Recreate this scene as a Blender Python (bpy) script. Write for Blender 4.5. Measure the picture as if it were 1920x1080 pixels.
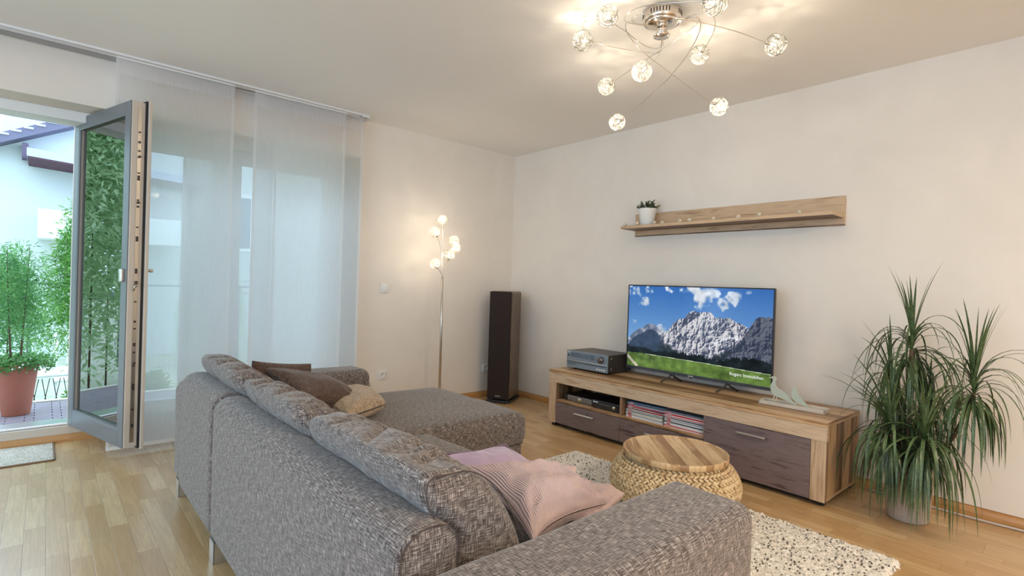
import bpy, bmesh, math, random
import numpy as np
from mathutils import Vector, Matrix, noise as mnoise
random.seed(7); RNG = np.random.default_rng(7)
PI = math.pi
for o in list(bpy.data.objects): bpy.data.objects.remove(o)
SC = bpy.context.scene; COL = SC.collection

# ---------------------------------------------------------------- camera
cam_d = bpy.data.cameras.new('camera'); cam = bpy.data.objects.new('camera', cam_d); COL.objects.link(cam)
cam_d.sensor_fit = 'HORIZONTAL'; cam_d.sensor_width = 36.0; cam_d.lens = 997.69/1920*36.0
cam_d.clip_start = 0.05; cam_d.clip_end = 200
R_ = Vector((0.66009431, 0.75048145, 0.0324516)); U_ = Vector((-0.02639896, -0.01999782, 0.99945144)); F_ = Vector((-0.75071872, 0.66058889, -0.00661148))
m = Matrix((( R_.x, U_.x, -F_.x), (R_.y, U_.y, -F_.y), (R_.z, U_.z, -F_.z))).to_4x4()
m.translation = Vector((4.24492, -3.72051, 1.15014)); cam.matrix_world = m
SC.camera = cam
SC.view_settings.view_transform = 'Standard'; SC.view_settings.look = 'None'
SC.view_settings.gamma = 1.0; SC.view_settings.use_curve_mapping = False
SC.view_settings.exposure = 0.12
SC.cycles.use_denoising = True
SC.cycles.max_bounces = 10; SC.cycles.diffuse_bounces = 5; SC.cycles.glossy_bounces = 4
SC.cycles.transmission_bounces = 8; SC.cycles.transparent_max_bounces = 24
SC.cycles.caustics_reflective = False; SC.cycles.caustics_refractive = False
SC.cycles.sample_clamp_indirect = 6.0

# ---------------------------------------------------------------- sky
SKY_STRENGTH = 4.3
w = bpy.data.worlds.new('overcast_sky'); SC.world = w; w.use_nodes = True
wt = w.node_tree; wt.nodes.clear()
wo = wt.nodes.new('ShaderNodeOutputWorld'); bg = wt.nodes.new('ShaderNodeBackground')
tc = wt.nodes.new('ShaderNodeTexCoord'); nz = wt.nodes.new('ShaderNodeTexNoise'); rp = wt.nodes.new('ShaderNodeValToRGB')
nz.inputs['Scale'].default_value = 2.2; nz.inputs['Detail'].default_value = 4
rp.color_ramp.elements[0].position = .35; rp.color_ramp.elements[0].color = (.45, .70, 1.0, 1)
rp.color_ramp.elements[1].position = .65; rp.color_ramp.elements[1].color = (.68, .85, 1.0, 1)
wt.links.new(tc.outputs['Generated'], nz.inputs['Vector']); wt.links.new(nz.outputs['Fac'], rp.inputs['Fac'])
wt.links.new(rp.outputs['Color'], bg.inputs['Color']); bg.inputs['Strength'].default_value = SKY_STRENGTH
wt.links.new(bg.outputs['Background'], wo.inputs['Surface'])

# daylight portals: the terrace opening, and two openings added behind camera for fill
def portal(name, loc, rot, sx, sy):
    l = bpy.data.lights.new(name, 'AREA'); l.shape = 'RECTANGLE'; l.size = sx; l.size_y = sy
    o = bpy.data.objects.new(name, l); COL.objects.link(o); o.location = loc; o.rotation_euler = rot
    l.cycles.is_portal = True
    return o
portal('window_daylight', (-0.62, -3.85, 1.1), (0, -PI/2, 0), 2.3, 4.4)
portal('rear_fill_opening', (3.5, -6.75, 1.25), (PI/2, 0, 0), 4.2, 2.3)
portal('side_fill_opening', (7.55, -5.0, 1.25), (0, PI/2, 0), 2.3, 2.4)

# ================================================================ helpers
class MB:
    def __init__(s): s.v = []; s.f = []; s.n = 0; s.sm = []
    def add(s, v, f, smooth=True):
        v = np.asarray(v, float).reshape(-1, 3); s.v.append(v)
        for q in f: s.f.append(tuple(int(i)+s.n for i in q)); s.sm.append(smooth)
        s.n += len(v); return s
    def box(s, a, b, M=None):
        (x0, y0, z0), (x1, y1, z1) = a, b
        v = np.array([(x, y, z) for z in (z0, z1) for y in (y0, y1) for x in (x0, x1)])
        if M is not None: v = xf(M, v)
        return s.add(v, [(0, 2, 3, 1), (4, 5, 7, 6), (0, 1, 5, 4), (2, 6, 7, 3), (0, 4, 6, 2), (1, 3, 7, 5)], False)
    def rbox(s, a, b, r, step=.04, cs=4, fn=None, M=None):
        v, f = rbox(a, b, r, step, cs)
        if fn is not None: v = fn(v)
        if M is not None: v = xf(M, v)
        return s.add(v, f)
    def tube(s, pts, rad, seg=8, caps=True):
        pts = [Vector(p) for p in pts]; n = len(pts)
        if not hasattr(rad, '__len__'): rad = [rad]*n
        t0 = (pts[1]-pts[0]).normalized(); up = Vector((0, 0, 1)) if abs(t0.z) < .9 else Vector((1, 0, 0))
        nrm = t0.cross(up).normalized(); V = []
        for i, p in enumerate(pts):
            t = (pts[min(i+1, n-1)]-pts[max(i-1, 0)]).normalized()
            nrm = (nrm - t*nrm.dot(t)).normalized(); b = t.cross(nrm)
            for k in range(seg):
                a = 2*PI*k/seg; V.append(p+(nrm*math.cos(a)+b*math.sin(a))*rad[i])
        F = [(i*seg+k, i*seg+(k+1) % seg, (i+1)*seg+(k+1) % seg, (i+1)*seg+k) for i in range(n-1) for k in range(seg)]
        if caps: F += [tuple(range(seg))[::-1], tuple((n-1)*seg+k for k in range(seg))]
        return s.add(V, F)
    def lathe(s, prof, c=(0, 0, 0), seg=32, M=None, fn=None):
        V = []; n = len(prof)
        for (r, z) in prof:
            for k in range(seg):
                a = 2*PI*k/seg; rr = r*(fn(a, z) if fn else 1)
                V.append((c[0]+rr*math.cos(a), c[1]+rr*math.sin(a), c[2]+z))
        V = np.array(V)
        if M is not None: V = xf(M, V)
        F = [(i*seg+k, i*seg+(k+1) % seg, (i+1)*seg+(k+1) % seg, (i+1)*seg+k) for i in range(n-1) for k in range(seg)]
        if prof[0][0] > 1e-4: F.append(tuple(range(seg))[::-1])
        if prof[-1][0] > 1e-4: F.append(tuple((n-1)*seg+k for k in range(seg)))
        return s.add(V, F)
    def prism(s, poly, axis, a, b, smooth=False):
        n = len(poly); V = []
        for h in (a, b):
            for (p, q) in poly: V.append({'x': (h, p, q), 'y': (p, h, q), 'z': (p, q, h)}[axis])
        return s.add(V, [tuple(range(n))[::-1], tuple(range(n, 2*n))]+[(i, (i+1) % n, n+(i+1) % n, n+i) for i in range(n)], smooth)
    def build(s, name, mat, parent=None, world=True, bevel=0, uv=True, angle=None):
        me = bpy.data.meshes.new(name); V = np.concatenate(s.v) if s.v else np.zeros((0, 3))
        if parent is not None and world:
            Mi = np.array(root_matrix(parent).inverted()); V = V@Mi[:3, :3].T+Mi[:3, 3]
        me.from_pydata(V.tolist(), [], s.f); me.update()
        me.polygons.foreach_set('use_smooth', s.sm)
        b = bmesh.new(); b.from_mesh(me); bmesh.ops.recalc_face_normals(b, faces=b.faces); b.to_mesh(me); b.free()
        if angle is not None: me.set_sharp_from_angle(angle=angle)
        if uv: box_uv(me)
        if mat: me.materials.append(mat)
        o = bpy.data.objects.new(name, me); COL.objects.link(o)
        if parent is not None: o.parent = parent
        if bevel:
            m = o.modifiers.new('bevel', 'BEVEL'); m.width = bevel; m.segments = 2; m.limit_method = 'ANGLE'; m.harden_normals = False
        return o
def xf(M, v):
    A = np.array(M); return np.asarray(v)@A[:3, :3].T+A[:3, 3]
def root_matrix(o):
    M = o.matrix_basis.copy(); p = o.parent
    while p is not None: M = p.matrix_basis @ M; p = p.parent
    return M
def box_uv(me):
    n = len(me.loops); vi = np.empty(n, int); me.loops.foreach_get('vertex_index', vi)
    co = np.empty(len(me.vertices)*3); me.vertices.foreach_get('co', co); co = co.reshape(-1, 3)
    pn = np.empty(len(me.polygons)*3); me.polygons.foreach_get('normal', pn); pn = pn.reshape(-1, 3)
    lt = np.empty(len(me.polygons), int); me.polygons.foreach_get('loop_total', lt)
    d = np.repeat(np.argmax(np.abs(pn), 1), lt); c = co[vi]
    uv = np.where((d == 2)[:, None], c[:, [0, 1]], np.where((d == 0)[:, None], c[:, [1, 2]], c[:, [0, 2]]))
    l = me.uv_layers.new(name='UVMap'); l.data.foreach_set('uv', uv.astype(np.float32).ravel())
def rbox(a, b, r, step, cs):
    a = np.array(a, float); b = np.array(b, float); c = (a+b)/2; h = (b-a)/2; r = min(r, h.min()*.999)
    def axis(hh):
        k = max(1, int(round(2*(hh-r)/step))); mid = np.linspace(-(hh-r), hh-r, k+1)
        th = [r*math.tan(PI/4*(i+1)/cs) for i in range(cs)]
        return np.concatenate([[-(hh-r)-t for t in th[::-1]], mid, [(hh-r)+t for t in th]])
    ax = [axis(x) for x in h]; idx = {}; V = []; F = []
    def vid(i, j, k):
        key = (i, j, k)
        if key not in idx: idx[key] = len(V); V.append((ax[0][i], ax[1][j], ax[2][k]))
        return idx[key]
    N = [len(x)-1 for x in ax]
    for d in range(3):
        e, g = (d+1) % 3, (d+2) % 3
        for side in (0, N[d]):
            for i in range(N[e]):
                for j in range(N[g]):
                    q = []
                    for (p, s_) in ((i, j), (i+1, j), (i+1, j+1), (i, j+1)):
                        t = [0, 0, 0]; t[d] = side; t[e] = p; t[g] = s_; q.append(vid(*t))
                    F.append(tuple(q) if side else tuple(q[::-1]))
    V = np.array(V); inner = np.clip(V, -(h-r), h-r); dd = V-inner; L = np.linalg.norm(dd, axis=1, keepdims=True)
    return c+inner+r*dd/np.maximum(L, 1e-9), F
def tag(o, label=None, cat=None, group=None, kind=None):
    if label: o['label'] = label
    if cat: o['category'] = cat
    if group: o['group'] = group
    if kind: o['kind'] = kind
    return o
def thing(name, label, cat, loc=(0, 0, 0), rotz=0, group=None):
    o = bpy.data.objects.new(name, None); COL.objects.link(o); o.empty_display_size = .05
    o.location = loc; o.rotation_euler = (0, 0, rotz); return tag(o, label, cat, group)
def struct(o): o['kind'] = 'structure'; return o
def catmull(P, n=8):
    P = [Vector(p) for p in P]; out = []
    for i in range(len(P)-1):
        p0 = P[max(i-1, 0)]; p1 = P[i]; p2 = P[i+1]; p3 = P[min(i+2, len(P)-1)]
        for k in range(n):
            t = k/n; out.append(.5*((2*p1)+(p2-p0)*t+(2*p0-5*p1+4*p2-p3)*t*t+(3*p1-p0-3*p2+p3)*t**3))
    return out+[P[-1]]
def text_mb(s, size, depth=.0005):
    cu = bpy.data.curves.new('t', 'FONT'); cu.body = s; cu.size = size; cu.extrude = depth; cu.resolution_u = 2
    o = bpy.data.objects.new('t', cu); COL.objects.link(o); bpy.context.view_layer.update()
    me = o.to_mesh(); V = np.array([v.co[:] for v in me.vertices]); F = [tuple(p.vertices) for p in me.polygons]
    o.to_mesh_clear(); bpy.data.objects.remove(o); bpy.data.curves.remove(cu); return V, F

# ---------------------------------------------------------------- material helpers
class NT:
    def __init__(s, name):
        s.m = bpy.data.materials.new(name); s.m.use_nodes = True; s.t = s.m.node_tree; s.t.nodes.clear()
        s.out = s.t.nodes.new('ShaderNodeOutputMaterial')
    def node(s, typ, **kw):
        n = s.t.nodes.new('ShaderNode'+typ)
        for k, v in kw.items(): setattr(n, k, v)
        return n
    def put(s, sock, v):
        if hasattr(v, 'is_linked') or isinstance(v, bpy.types.NodeSocket): s.t.links.new(v, sock)
        else:
            try: sock.default_value = v
            except Exception: sock.default_value = (*v, 1)
    def uv(s): return s.node('UVMap').outputs[0]
    def obj(s): return s.node('TexCoord').outputs['Object']
    def map(s, vec, sc=(1, 1, 1), loc=(0, 0, 0), rot=(0, 0, 0)):
        n = s.node('Mapping'); s.put(n.inputs[0], vec); n.inputs['Scale'].default_value = sc; n.inputs['Location'].default_value = loc; n.inputs['Rotation'].default_value = rot; return n.outputs[0]
    def noise(s, vec, scale=5, detail=3, rough=.5, dist=0):
        n = s.node('TexNoise'); s.put(n.inputs['Vector'], vec); n.inputs['Scale'].default_value = scale; n.inputs['Detail'].default_value = detail
        n.inputs['Roughness'].default_value = rough; n.inputs['Distortion'].default_value = dist; return n.outputs[0]
    def white(s, vec, dim='2D'):
        n = s.node('TexWhiteNoise', noise_dimensions=dim); s.put(n.inputs['W' if dim == '1D' else 'Vector'], vec); return n.outputs['Value']
    def voronoi(s, vec, scale=5, feature='F1', out='Distance'):
        n = s.node('TexVoronoi', feature=feature); s.put(n.inputs['Vector'], vec); n.inputs['Scale'].default_value = scale; return n.outputs[out]
    def math(s, op, a, b=0, c=None):
        n = s.node('Math', operation=op); s.put(n.inputs[0], a); s.put(n.inputs[1], b)
        if c is not None: s.put(n.inputs[2], c)
        return n.outputs[0]
    def mix(s, f, a, b, mode='MIX'):
        n = s.node('Mix', data_type='RGBA', blend_type=mode); s.put(n.inputs[0], f); s.put(n.inputs[6], a); s.put(n.inputs[7], b); return n.outputs[2]
    def ramp(s, f, stops, interp='LINEAR'):
        n = s.node('ValToRGB'); s.put(n.inputs[0], f); cr = n.color_ramp; cr.interpolation = interp
        while len(cr.elements) < len(stops): cr.elements.new(.5)
        for e, (p, c) in zip(cr.elements, stops):
            e.position = p; e.color = (c, c, c, 1) if not hasattr(c, '__len__') else (*c, 1)
        return n.outputs[0]
    def xyz(s, vec):
        n = s.node('SeparateXYZ'); s.put(n.inputs[0], vec); return n.outputs
    def comb(s, x, y, z=0):
        n = s.node('CombineXYZ'); s.put(n.inputs[0], x); s.put(n.inputs[1], y); s.put(n.inputs[2], z); return n.outputs[0]
    def bump(s, h, st=.3, d=.01):
        n = s.node('Bump'); s.put(n.inputs['Height'], h); n.inputs['Strength'].default_value = st; n.inputs['Distance'].default_value = d; return n.outputs[0]
    def bsdf(s, color, rough=.5, metal=0, normal=None, **kw):
        n = s.node('BsdfPrincipled'); s.put(n.inputs['Base Color'], color); s.put(n.inputs['Roughness'], rough); s.put(n.inputs['Metallic'], metal)
        if normal is not None: s.put(n.inputs['Normal'], normal)
        for k, v in kw.items(): s.put(n.inputs[k.replace('_', ' ')], v)
        return n.outputs[0]
    def done(s, sh): s.t.links.new(sh, s.out.inputs[0]); return s.m
def L(r, g, b):
    return tuple(((c/255)/12.92 if c/255 <= .04045 else ((c/255+.055)/1.055)**2.4) for c in (r, g, b))
def simple(name, color, rough=.5, metal=0, bump=0, bs=60, var=.0, **kw):
    n = NT(name); col = (*color, 1); nrm = None
    ob = n.obj()
    if var: col = n.mix(n.noise(ob, bs*.2, 3), tuple(c*(1-var) for c in color)+(1,), tuple(min(1, c*(1+var)) for c in color)+(1,))
    if bump: nrm = n.bump(n.noise(ob, bs, 3), bump, .002)
    return n.done(n.bsdf(col, rough, metal, nrm, **kw))

def mat_paint(name, color, var=.05):
    n = NT(name); ob = n.obj()
    f = n.noise(ob, 2.3, 5, .6, .6); f2 = n.noise(ob, 60, 3)
    col = n.mix(n.ramp(f, [(.3, 0.), (.7, 1.)]), tuple(c*(1-var) for c in color)+(1,), tuple(min(1, c*(1+var)) for c in color)+(1,))
    return n.done(n.bsdf(col, .85, 0, n.bump(f2, .12, .002)))
def mat_parquet():
    n = NT('oak_parquet'); u, v, _ = n.xyz(n.obj())
    W = .071; LEN = .42
    row = n.math('FLOOR', n.math('DIVIDE', v, W))
    off = n.math('MULTIPLY', n.white(row, '1D'), 7.3)
    uu = n.math('ADD', n.math('DIVIDE', u, LEN), off); cell = n.math('FLOOR', uu)
    rnd = n.white(n.comb(cell, row)); rnd2 = n.white(n.comb(n.math('ADD', cell, 31.7), row))
    g = n.comb(n.math('MULTIPLY', u, 2.2), n.math('MULTIPLY', v, 26), n.math('MULTIPLY', rnd, 40))
    grain = n.noise(g, 1.6, 5, .6, 1.4)
    fine = n.noise(n.comb(n.math('MULTIPLY', u, 8), n.math('MULTIPLY', v, 220), rnd), 1, 3)
    base = n.ramp(rnd, [(0, L(196, 160, 112)), (.5, L(211, 178, 130)), (1, L(224, 196, 150))])
    col = n.mix(n.ramp(grain, [(.35, 0.), (.62, .45)]), base, L(176, 136, 90))
    col = n.mix(n.math('MULTIPLY', n.ramp(fine, [(.45, 0.), (.75, 1.)]), .22), col, L(120, 86, 50))
    fv = n.math('FRACT', n.math('DIVIDE', v, W)); fu = n.math('FRACT', uu)
    ev = n.math('MINIMUM', fv, n.math('SUBTRACT', 1, fv)); eu = n.math('MULTIPLY', n.math('MINIMUM', fu, n.math('SUBTRACT', 1, fu)), LEN/W)
    e = n.ramp(n.math('MINIMUM', ev, eu), [(0, 1.), (.022, 0.)])
    col = n.mix(n.math('MULTIPLY', e, .55), col, L(105, 76, 46))
    rgh = n.math('ADD', .24, n.math('MULTIPLY', n.noise(n.obj(), 5, 3), .14))
    return n.done(n.bsdf(col, rgh, 0, n.bump(n.math('SUBTRACT', n.math('MULTIPLY', fine, .3), e), .25, .0012), Specular_IOR_Level=1.0))
def mat_wood(name, c_lo, c_mid, c_hi, axis='u', band=.07, rough=.45, dark=None, scale=1.0, plank=True):
    """grain along uv axis; bands of different tone across it"""
    n = NT(name); u, v, _ = n.xyz(n.uv())
    if axis == 'v': u, v = v, u
    row = n.math('FLOOR', n.math('DIVIDE', v, band)); rnd = n.white(n.math('ADD', row, 3.3), '1D')
    base_v = n.comb(n.math('MULTIPLY', u, 1.1*scale), n.math('MULTIPLY', v, 13*scale), n.math('MULTIPLY', rnd, 9) if plank else 0)
    warp = n.noise(n.comb(n.math('MULTIPLY', u, 2.5), n.math('MULTIPLY', v, 6)), 1, 3, .5, 1)
    g = n.noise(base_v, 1.5, 6, .62, 2.2)
    fine = n.noise(n.comb(n.math('MULTIPLY', u, 9), n.math('MULTIPLY', v, 260)), 1, 3)
    k = n.math('ADD', n.math('MULTIPLY', g, .75), n.math('MULTIPLY', n.math('SUBTRACT', rnd, .5), .30 if plank else 0))
    k = n.math('ADD', k, n.math('MULTIPLY', n.math('SUBTRACT', warp, .5), .25))
    col = n.ramp(k, [(.25, c_lo), (.37, c_mid), (.49, c_hi)])
    col = n.mix(n.math('MULTIPLY', n.ramp(fine, [(.45, 0.), (.7, 1.)]), .35), col, tuple(c*.55 for c in c_mid)+(1,))
    return n.done(n.bsdf(col, rough, 0, n.bump(n.math('ADD', fine, g), .15, .001)))
def mat_fabric(name, dark, mid, light, s=1.0, bump=.5):
    n = NT(name); u, v, _ = n.xyz(n.uv())
    a = n.noise(n.comb(n.math('MULTIPLY', u, 26*s), n.math('MULTIPLY', v, 380*s)), 1, 2, .5)
    b = n.noise(n.comb(n.math('MULTIPLY', u, 380*s), n.math('MULTIPLY', v, 26*s), 7), 1, 2, .5)
    pu = n.math('SINE', n.math('MULTIPLY', u, 1500*s)); pv = n.math('SINE', n.math('MULTIPLY', v, 1500*s))
    weave = n.math('MULTIPLY', pu, pv)
    k = n.math('ADD', n.math('MULTIPLY', n.math('ADD', a, b), .5), n.math('MULTIPLY', weave, .05))
    col = n.ramp(k, [(.36, dark), (.5, mid), (.64, light)])
    return n.done(n.bsdf(col, .92, 0, n.bump(k, bump, .003), Sheen_Weight=.25, Sheen_Roughness=.5))
def mat_corduroy(name, c):
    n = NT(name); u, v, _ = n.xyz(n.uv())
    r = n.math('SINE', n.math('MULTIPLY', u, 2*PI/.0075)); r = n.math('MULTIPLY_ADD', r, .5, .5)
    col = n.mix(r, tuple(x*.62 for x in c)+(1,), (*c, 1))
    col = n.mix(n.math('MULTIPLY', n.noise(n.obj(), 7, 3), .35), col, tuple(x*.7 for x in c)+(1,))
    return n.done(n.bsdf(col, .9, 0, n.bump(r, .9, .003), Sheen_Weight=.4, Sheen_Roughness=.4))
def mat_glass(name, tint=(.95, 1, .98), refl_boost=0):
    n = NT(name); fr = n.node('Fresnel'); fr.inputs[0].default_value = 1.5
    t = n.node('BsdfTransparent'); n.put(t.inputs[0], tint); g = n.node('BsdfGlossy'); g.inputs['Roughness'].default_value = 0.0
    mx = n.node('MixShader'); n.put(mx.inputs[0], n.math('ADD', fr.outputs[0], refl_boost)); n.t.links.new(t.outputs[0], mx.inputs[1]); n.t.links.new(g.outputs[0], mx.inputs[2])
    return n.done(mx.outputs[0])
def mat_sheer(name, tr=.42, tint=(.99, .985, .985)):
    n = NT(name); u, v, _ = n.xyz(n.uv())
    th = n.math('MULTIPLY', n.noise(n.comb(n.math('MULTIPLY', u, 300), n.math('MULTIPLY', v, 6)), 1, 2), .14)
    t = n.node('BsdfTransparent'); a = n.node('BsdfTranslucent'); d = n.node('BsdfDiffuse')
    n.put(a.inputs[0], tint); n.put(d.inputs[0], tint)
    m1 = n.node('MixShader'); m1.inputs[0].default_value = .15; n.t.links.new(a.outputs[0], m1.inputs[1]); n.t.links.new(d.outputs[0], m1.inputs[2])
    m2 = n.node('MixShader'); n.put(m2.inputs[0], n.math('ADD', th, 1-tr-.07)); n.t.links.new(t.outputs[0], m2.inputs[1]); n.t.links.new(m1.outputs[0], m2.inputs[2])
    return n.done(m2.outputs[0])
def mat_emit(name, c, st):
    n = NT(name); e = n.node('Emission'); n.put(e.inputs[0], c); e.inputs[1].default_value = st; return n.done(e.outputs[0])
def mat_leaf(name, c1, c2, rough=.5, trans=.25):
    n = NT(name); k = n.noise(n.obj(), 9, 3); k2 = n.noise(n.obj(), 90, 2)
    col = n.mix(n.ramp(n.math('ADD', n.math('MULTIPLY', k, .6), n.math('MULTIPLY', k2, .4)), [(.35, 0.), (.65, 1.)]), (*c1, 1), (*c2, 1))
    p = n.bsdf(col, rough); tr = n.node('BsdfTranslucent'); n.put(tr.inputs[0], col)
    m = n.node('MixShader'); m.inputs[0].default_value = trans; n.t.links.new(p, m.inputs[1]); n.t.links.new(tr.outputs[0], m.inputs[2])
    return n.done(m.outputs[0])

M = {}
M['wall'] = mat_paint('wall_paint', (.80, .74, .665), .035)
M['ceiling'] = mat_paint('ceiling_paint', (.86, .845, .815), .012)
M['reveal'] = simple('white_reveal_paint', (.82, .83, .82), .7, bump=.1)
M['parquet'] = mat_parquet()
M['skirting'] = mat_wood('beech_skirting', L(140, 92, 48), L(176, 124, 70), L(196, 146, 90), 'u', .3, .35)
M['skirting_v'] = mat_wood('beech_skirting_side', L(140, 92, 48), L(176, 124, 70), L(196, 146, 90), 'u', .3, .35)
M['frame_grey'] = simple('grey_frame_lacquer', L(112, 115, 119), .35, bump=.03)
M['frame_in'] = simple('beige_frame_lacquer', L(206, 194, 180), .4)
M['gasket'] = simple('black_gasket_rubber', (.012, .011, .012), .6)
M['steel'] = simple('brushed_steel', (.62, .58, .52), .32, 1.0, bump=.05, bs=120)
M['chrome'] = simple('polished_chrome', (.86, .80, .72), .12, 1.0)
M['alu'] = simple('satin_aluminium', (.78, .78, .80), .3, 1.0)
M['glass'] = mat_glass('window_glass', (.985, 1, .995))
M['glass_door'] = mat_glass('door_glass', (.93, .985, .965), .24)
M['sheer'] = mat_sheer('white_sheer_voile', .22)
M['sheer_hem'] = mat_sheer('white_sheer_hem', .14)
M['white_plastic'] = simple('white_plastic', (.80, .79, .76), .35)
M['white_metal'] = simple('white_metal', (.82, .83, .84), .4)
M['fabric'] = mat_fabric('grey_brown_melange_weave', L(32, 23, 20), L(93, 82, 77), L(190, 180, 174), 1.5, .3)
M['fabric_brown'] = mat_fabric('dark_brown_weave', L(40, 25, 20), L(82, 60, 51), L(130, 104, 90), 1.5, .25)
M['piping'] = simple('dark_fabric_seam', L(78, 66, 62), .9, bump=.5, bs=300)
M['knit'] = mat_fabric('beige_knit', L(124, 102, 80), L(178, 155, 128), L(210, 190, 164), 1.1, .8)
M['cord'] = mat_corduroy('pink_corduroy', L(240, 208, 206))
M['velvet'] = simple('mauve_velvet', L(178, 158, 186), .7, bump=.2, bs=40, var=.2, Sheen_Weight=.8, Sheen_Roughness=.35)
M['velvet_pipe'] = simple('mauve_velvet_piping', L(92, 64, 88), .7, Sheen_Weight=.5)
NL, NM, NH = L(112, 80, 54), L(162, 126, 92), L(206, 172, 134)
M['nut_top'] = mat_wood('nutwood_lengthwise', L(128, 94, 62), L(174, 136, 98), L(210, 176, 136), 'u', .09, .4)
M['nut_front'] = mat_wood('nutwood_pale_front', L(112, 86, 64), L(178, 148, 118), L(212, 188, 160), 'u', .3, .42, scale=1.3)
M['nut_up'] = mat_wood('nutwood_upright_front', L(134, 106, 82), L(178, 148, 118), L(206, 180, 150), 'v', .3, .42, scale=1.3)
M['nut_side'] = mat_wood('nutwood_striped_side', L(88, 62, 38), L(150, 114, 76), L(200, 164, 120), 'v', .06, .4)
M['nut_shelf'] = mat_wood('nutwood_shelf', L(100, 70, 46), L(164, 130, 98), L(204, 174, 140), 'u', .3, .42, scale=1.2)
M['dark_wood'] = mat_wood('dark_walnut_drawer', L(40, 31, 33), L(74, 61, 64), L(124, 108, 108), 'u', .5, .45, scale=1.8)
M['tray_wood'] = mat_wood('acacia_tray', L(158, 122, 84), L(196, 160, 116), L(222, 194, 152), 'v', .042, .38)
M['black_plastic'] = simple('black_plastic', (.018, .018, .02), .35)
M['black_metal'] = simple('black_metal_case', (.035, .028, .026), .38, bump=.1)
M['front_window_sheen'] = simple('fascia_painted_window_sheen', (.24, .30, .36), .28, .25, bump=.05)  # blue-grey tint paints in the window reflected on the receiver front
M['display'] = simple('smoked_display_window', (.16, .21, .26), .12, .3)
M['print_white'] = simple('pale_print', (.75, .75, .75), .6)
M['speaker'] = None
M['terracotta'] = simple('terracotta', L(170, 106, 86), .8, bump=.25, bs=25, var=.1)
M['frosted'] = simple('frosted_green_glass', L(196, 208, 196), .35, bump=.05, Alpha=.82)
M['tray_white'] = simple('whitewashed_wood', L(205, 196, 182), .7, bump=.3, bs=60, var=.08)
M['soil'] = simple('potting_soil', (.03, .02, .014), .95, bump=.8, bs=80)
M['bark'] = simple('brown_bark', L(92, 74, 56), .9, bump=.6, bs=60, var=.2)

# ================================================================ the room
H = 2.5
b = MB(); b.box((-.50, -6.7, -.12), (7.5, .0, 0)); struct(b.build('floor', M['parquet']))
b = MB(); b.box((-.0, -6.7, H), (7.5, 0, H+.15)); struct(b.build('ceiling', M['ceiling']))
b = MB(); b.box((-.5, 0, -.1), (7.6, .2, H+.15)); struct(b.build('wall_back', M['wall']))
# wall with the glazed doors: right pier, lintel
OY0, OY1, OZ = -6.05, -1.72, 2.175
b = MB(); b.box((-.5, OY1, -.1), (0, 0, H+.15)); b.box((-.5, OY0, OZ), (0, OY1, H+.15)); b.box((-.5, -6.7, -.1), (0, OY0, H+.15))
struct(b.build('wall_left', M['wall']))
# walls behind the camera, with openings added for fill daylight
b = MB()
b.box((-.5, -6.9, -.1), (1.5, -6.7, H+.15)); b.box((5.5, -6.9, -.1), (7.6, -6.7, H+.15)); b.box((1.5, -6.9, -.1), (5.5, -6.7, .1)); b.box((1.5, -6.9, 2.4), (5.5, -6.7, H+.15))
struct(b.build('wall_rear', M['wall']))
b = MB()
b.box((7.5, -6.7, -.1), (7.7, -6.2, H+.15)); b.box((7.5, -3.8, -.1), (7.7, 0, H+.15)); b.box((7.5, -6.2, -.1), (7.7, -3.8, .1)); b.box((7.5, -6.2, 2.4), (7.7, -3.8, H+.15))
struct(b.build('wall_right', M['wall']))
# skirting boards
SKP = [(0, 0), (.018, 0), (.018, .030), (.014, .046), (.006, .055), (0, .058)]
def skirt(name, axis, c, a0, a1, sgn, mat):
    s = MB()
    if axis == 'x': s.prism([(c+sgn*p, z) for p, z in SKP], 'x', a0, a1)
    else: s.prism([(c+sgn*p, z) for p, z in SKP], 'y', a0, a1)
    return struct(s.build(name, mat))
skirt('baseboard_back', 'x', -.0005, .0, 7.5, -1, M['skirting'])
skirt('baseboard_left', 'y', .0005, OY1+.0, -.018, 1, M['skirting_v'])
# timber threshold strip at the foot of the frame
s = MB(); s.prism([(-.412, 0), (-.375, 0), (-.375, .018), (-.385, .05), (-.412, .056)], 'y', OY0, OY1); struct(s.build('baseboard_threshold', M['skirting_v']))

# ---- glazed front: fixed frame
FX0, FX1 = -.47, -.39
def frame_part(parent, name, a, b_, mat=None, bevel=.004):
    return MB().box(a, b_).build(name, mat or M['frame_in'], parent, bevel=bevel)
fr = thing('door_frame', 'beige outer frame of the terrace doors set deep in the wall', 'door frame', (FX1, -3.8, 0)); struct(fr)
frame_part(fr, 'sill_rail', (FX0-.02, OY0, 0.0), (FX1, OY1, .105))
frame_part(fr, 'sill_cap', (FX0-.10, OY0, .105), (FX1-.02, OY1, .12), M['alu'])
frame_part(fr, 'head_rail', (FX0, OY0, 2.125), (FX1, OY1, OZ))
frame_part(fr, 'head_moulding', (FX1-.001, OY0, 2.14), (FX1+.02, OY1, OZ))
frame_part(fr, 'jamb_post', (FX0, OY1-.06, .105), (FX1, OY1, 2.125))
frame_part(fr, 'mullion', (FX0, -3.585, .105), (FX1, -3.525, 2.125))
frame_part(fr, 'mullion', (FX0, -5.0, .105), (FX1, -4.94, 2.125))
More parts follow.
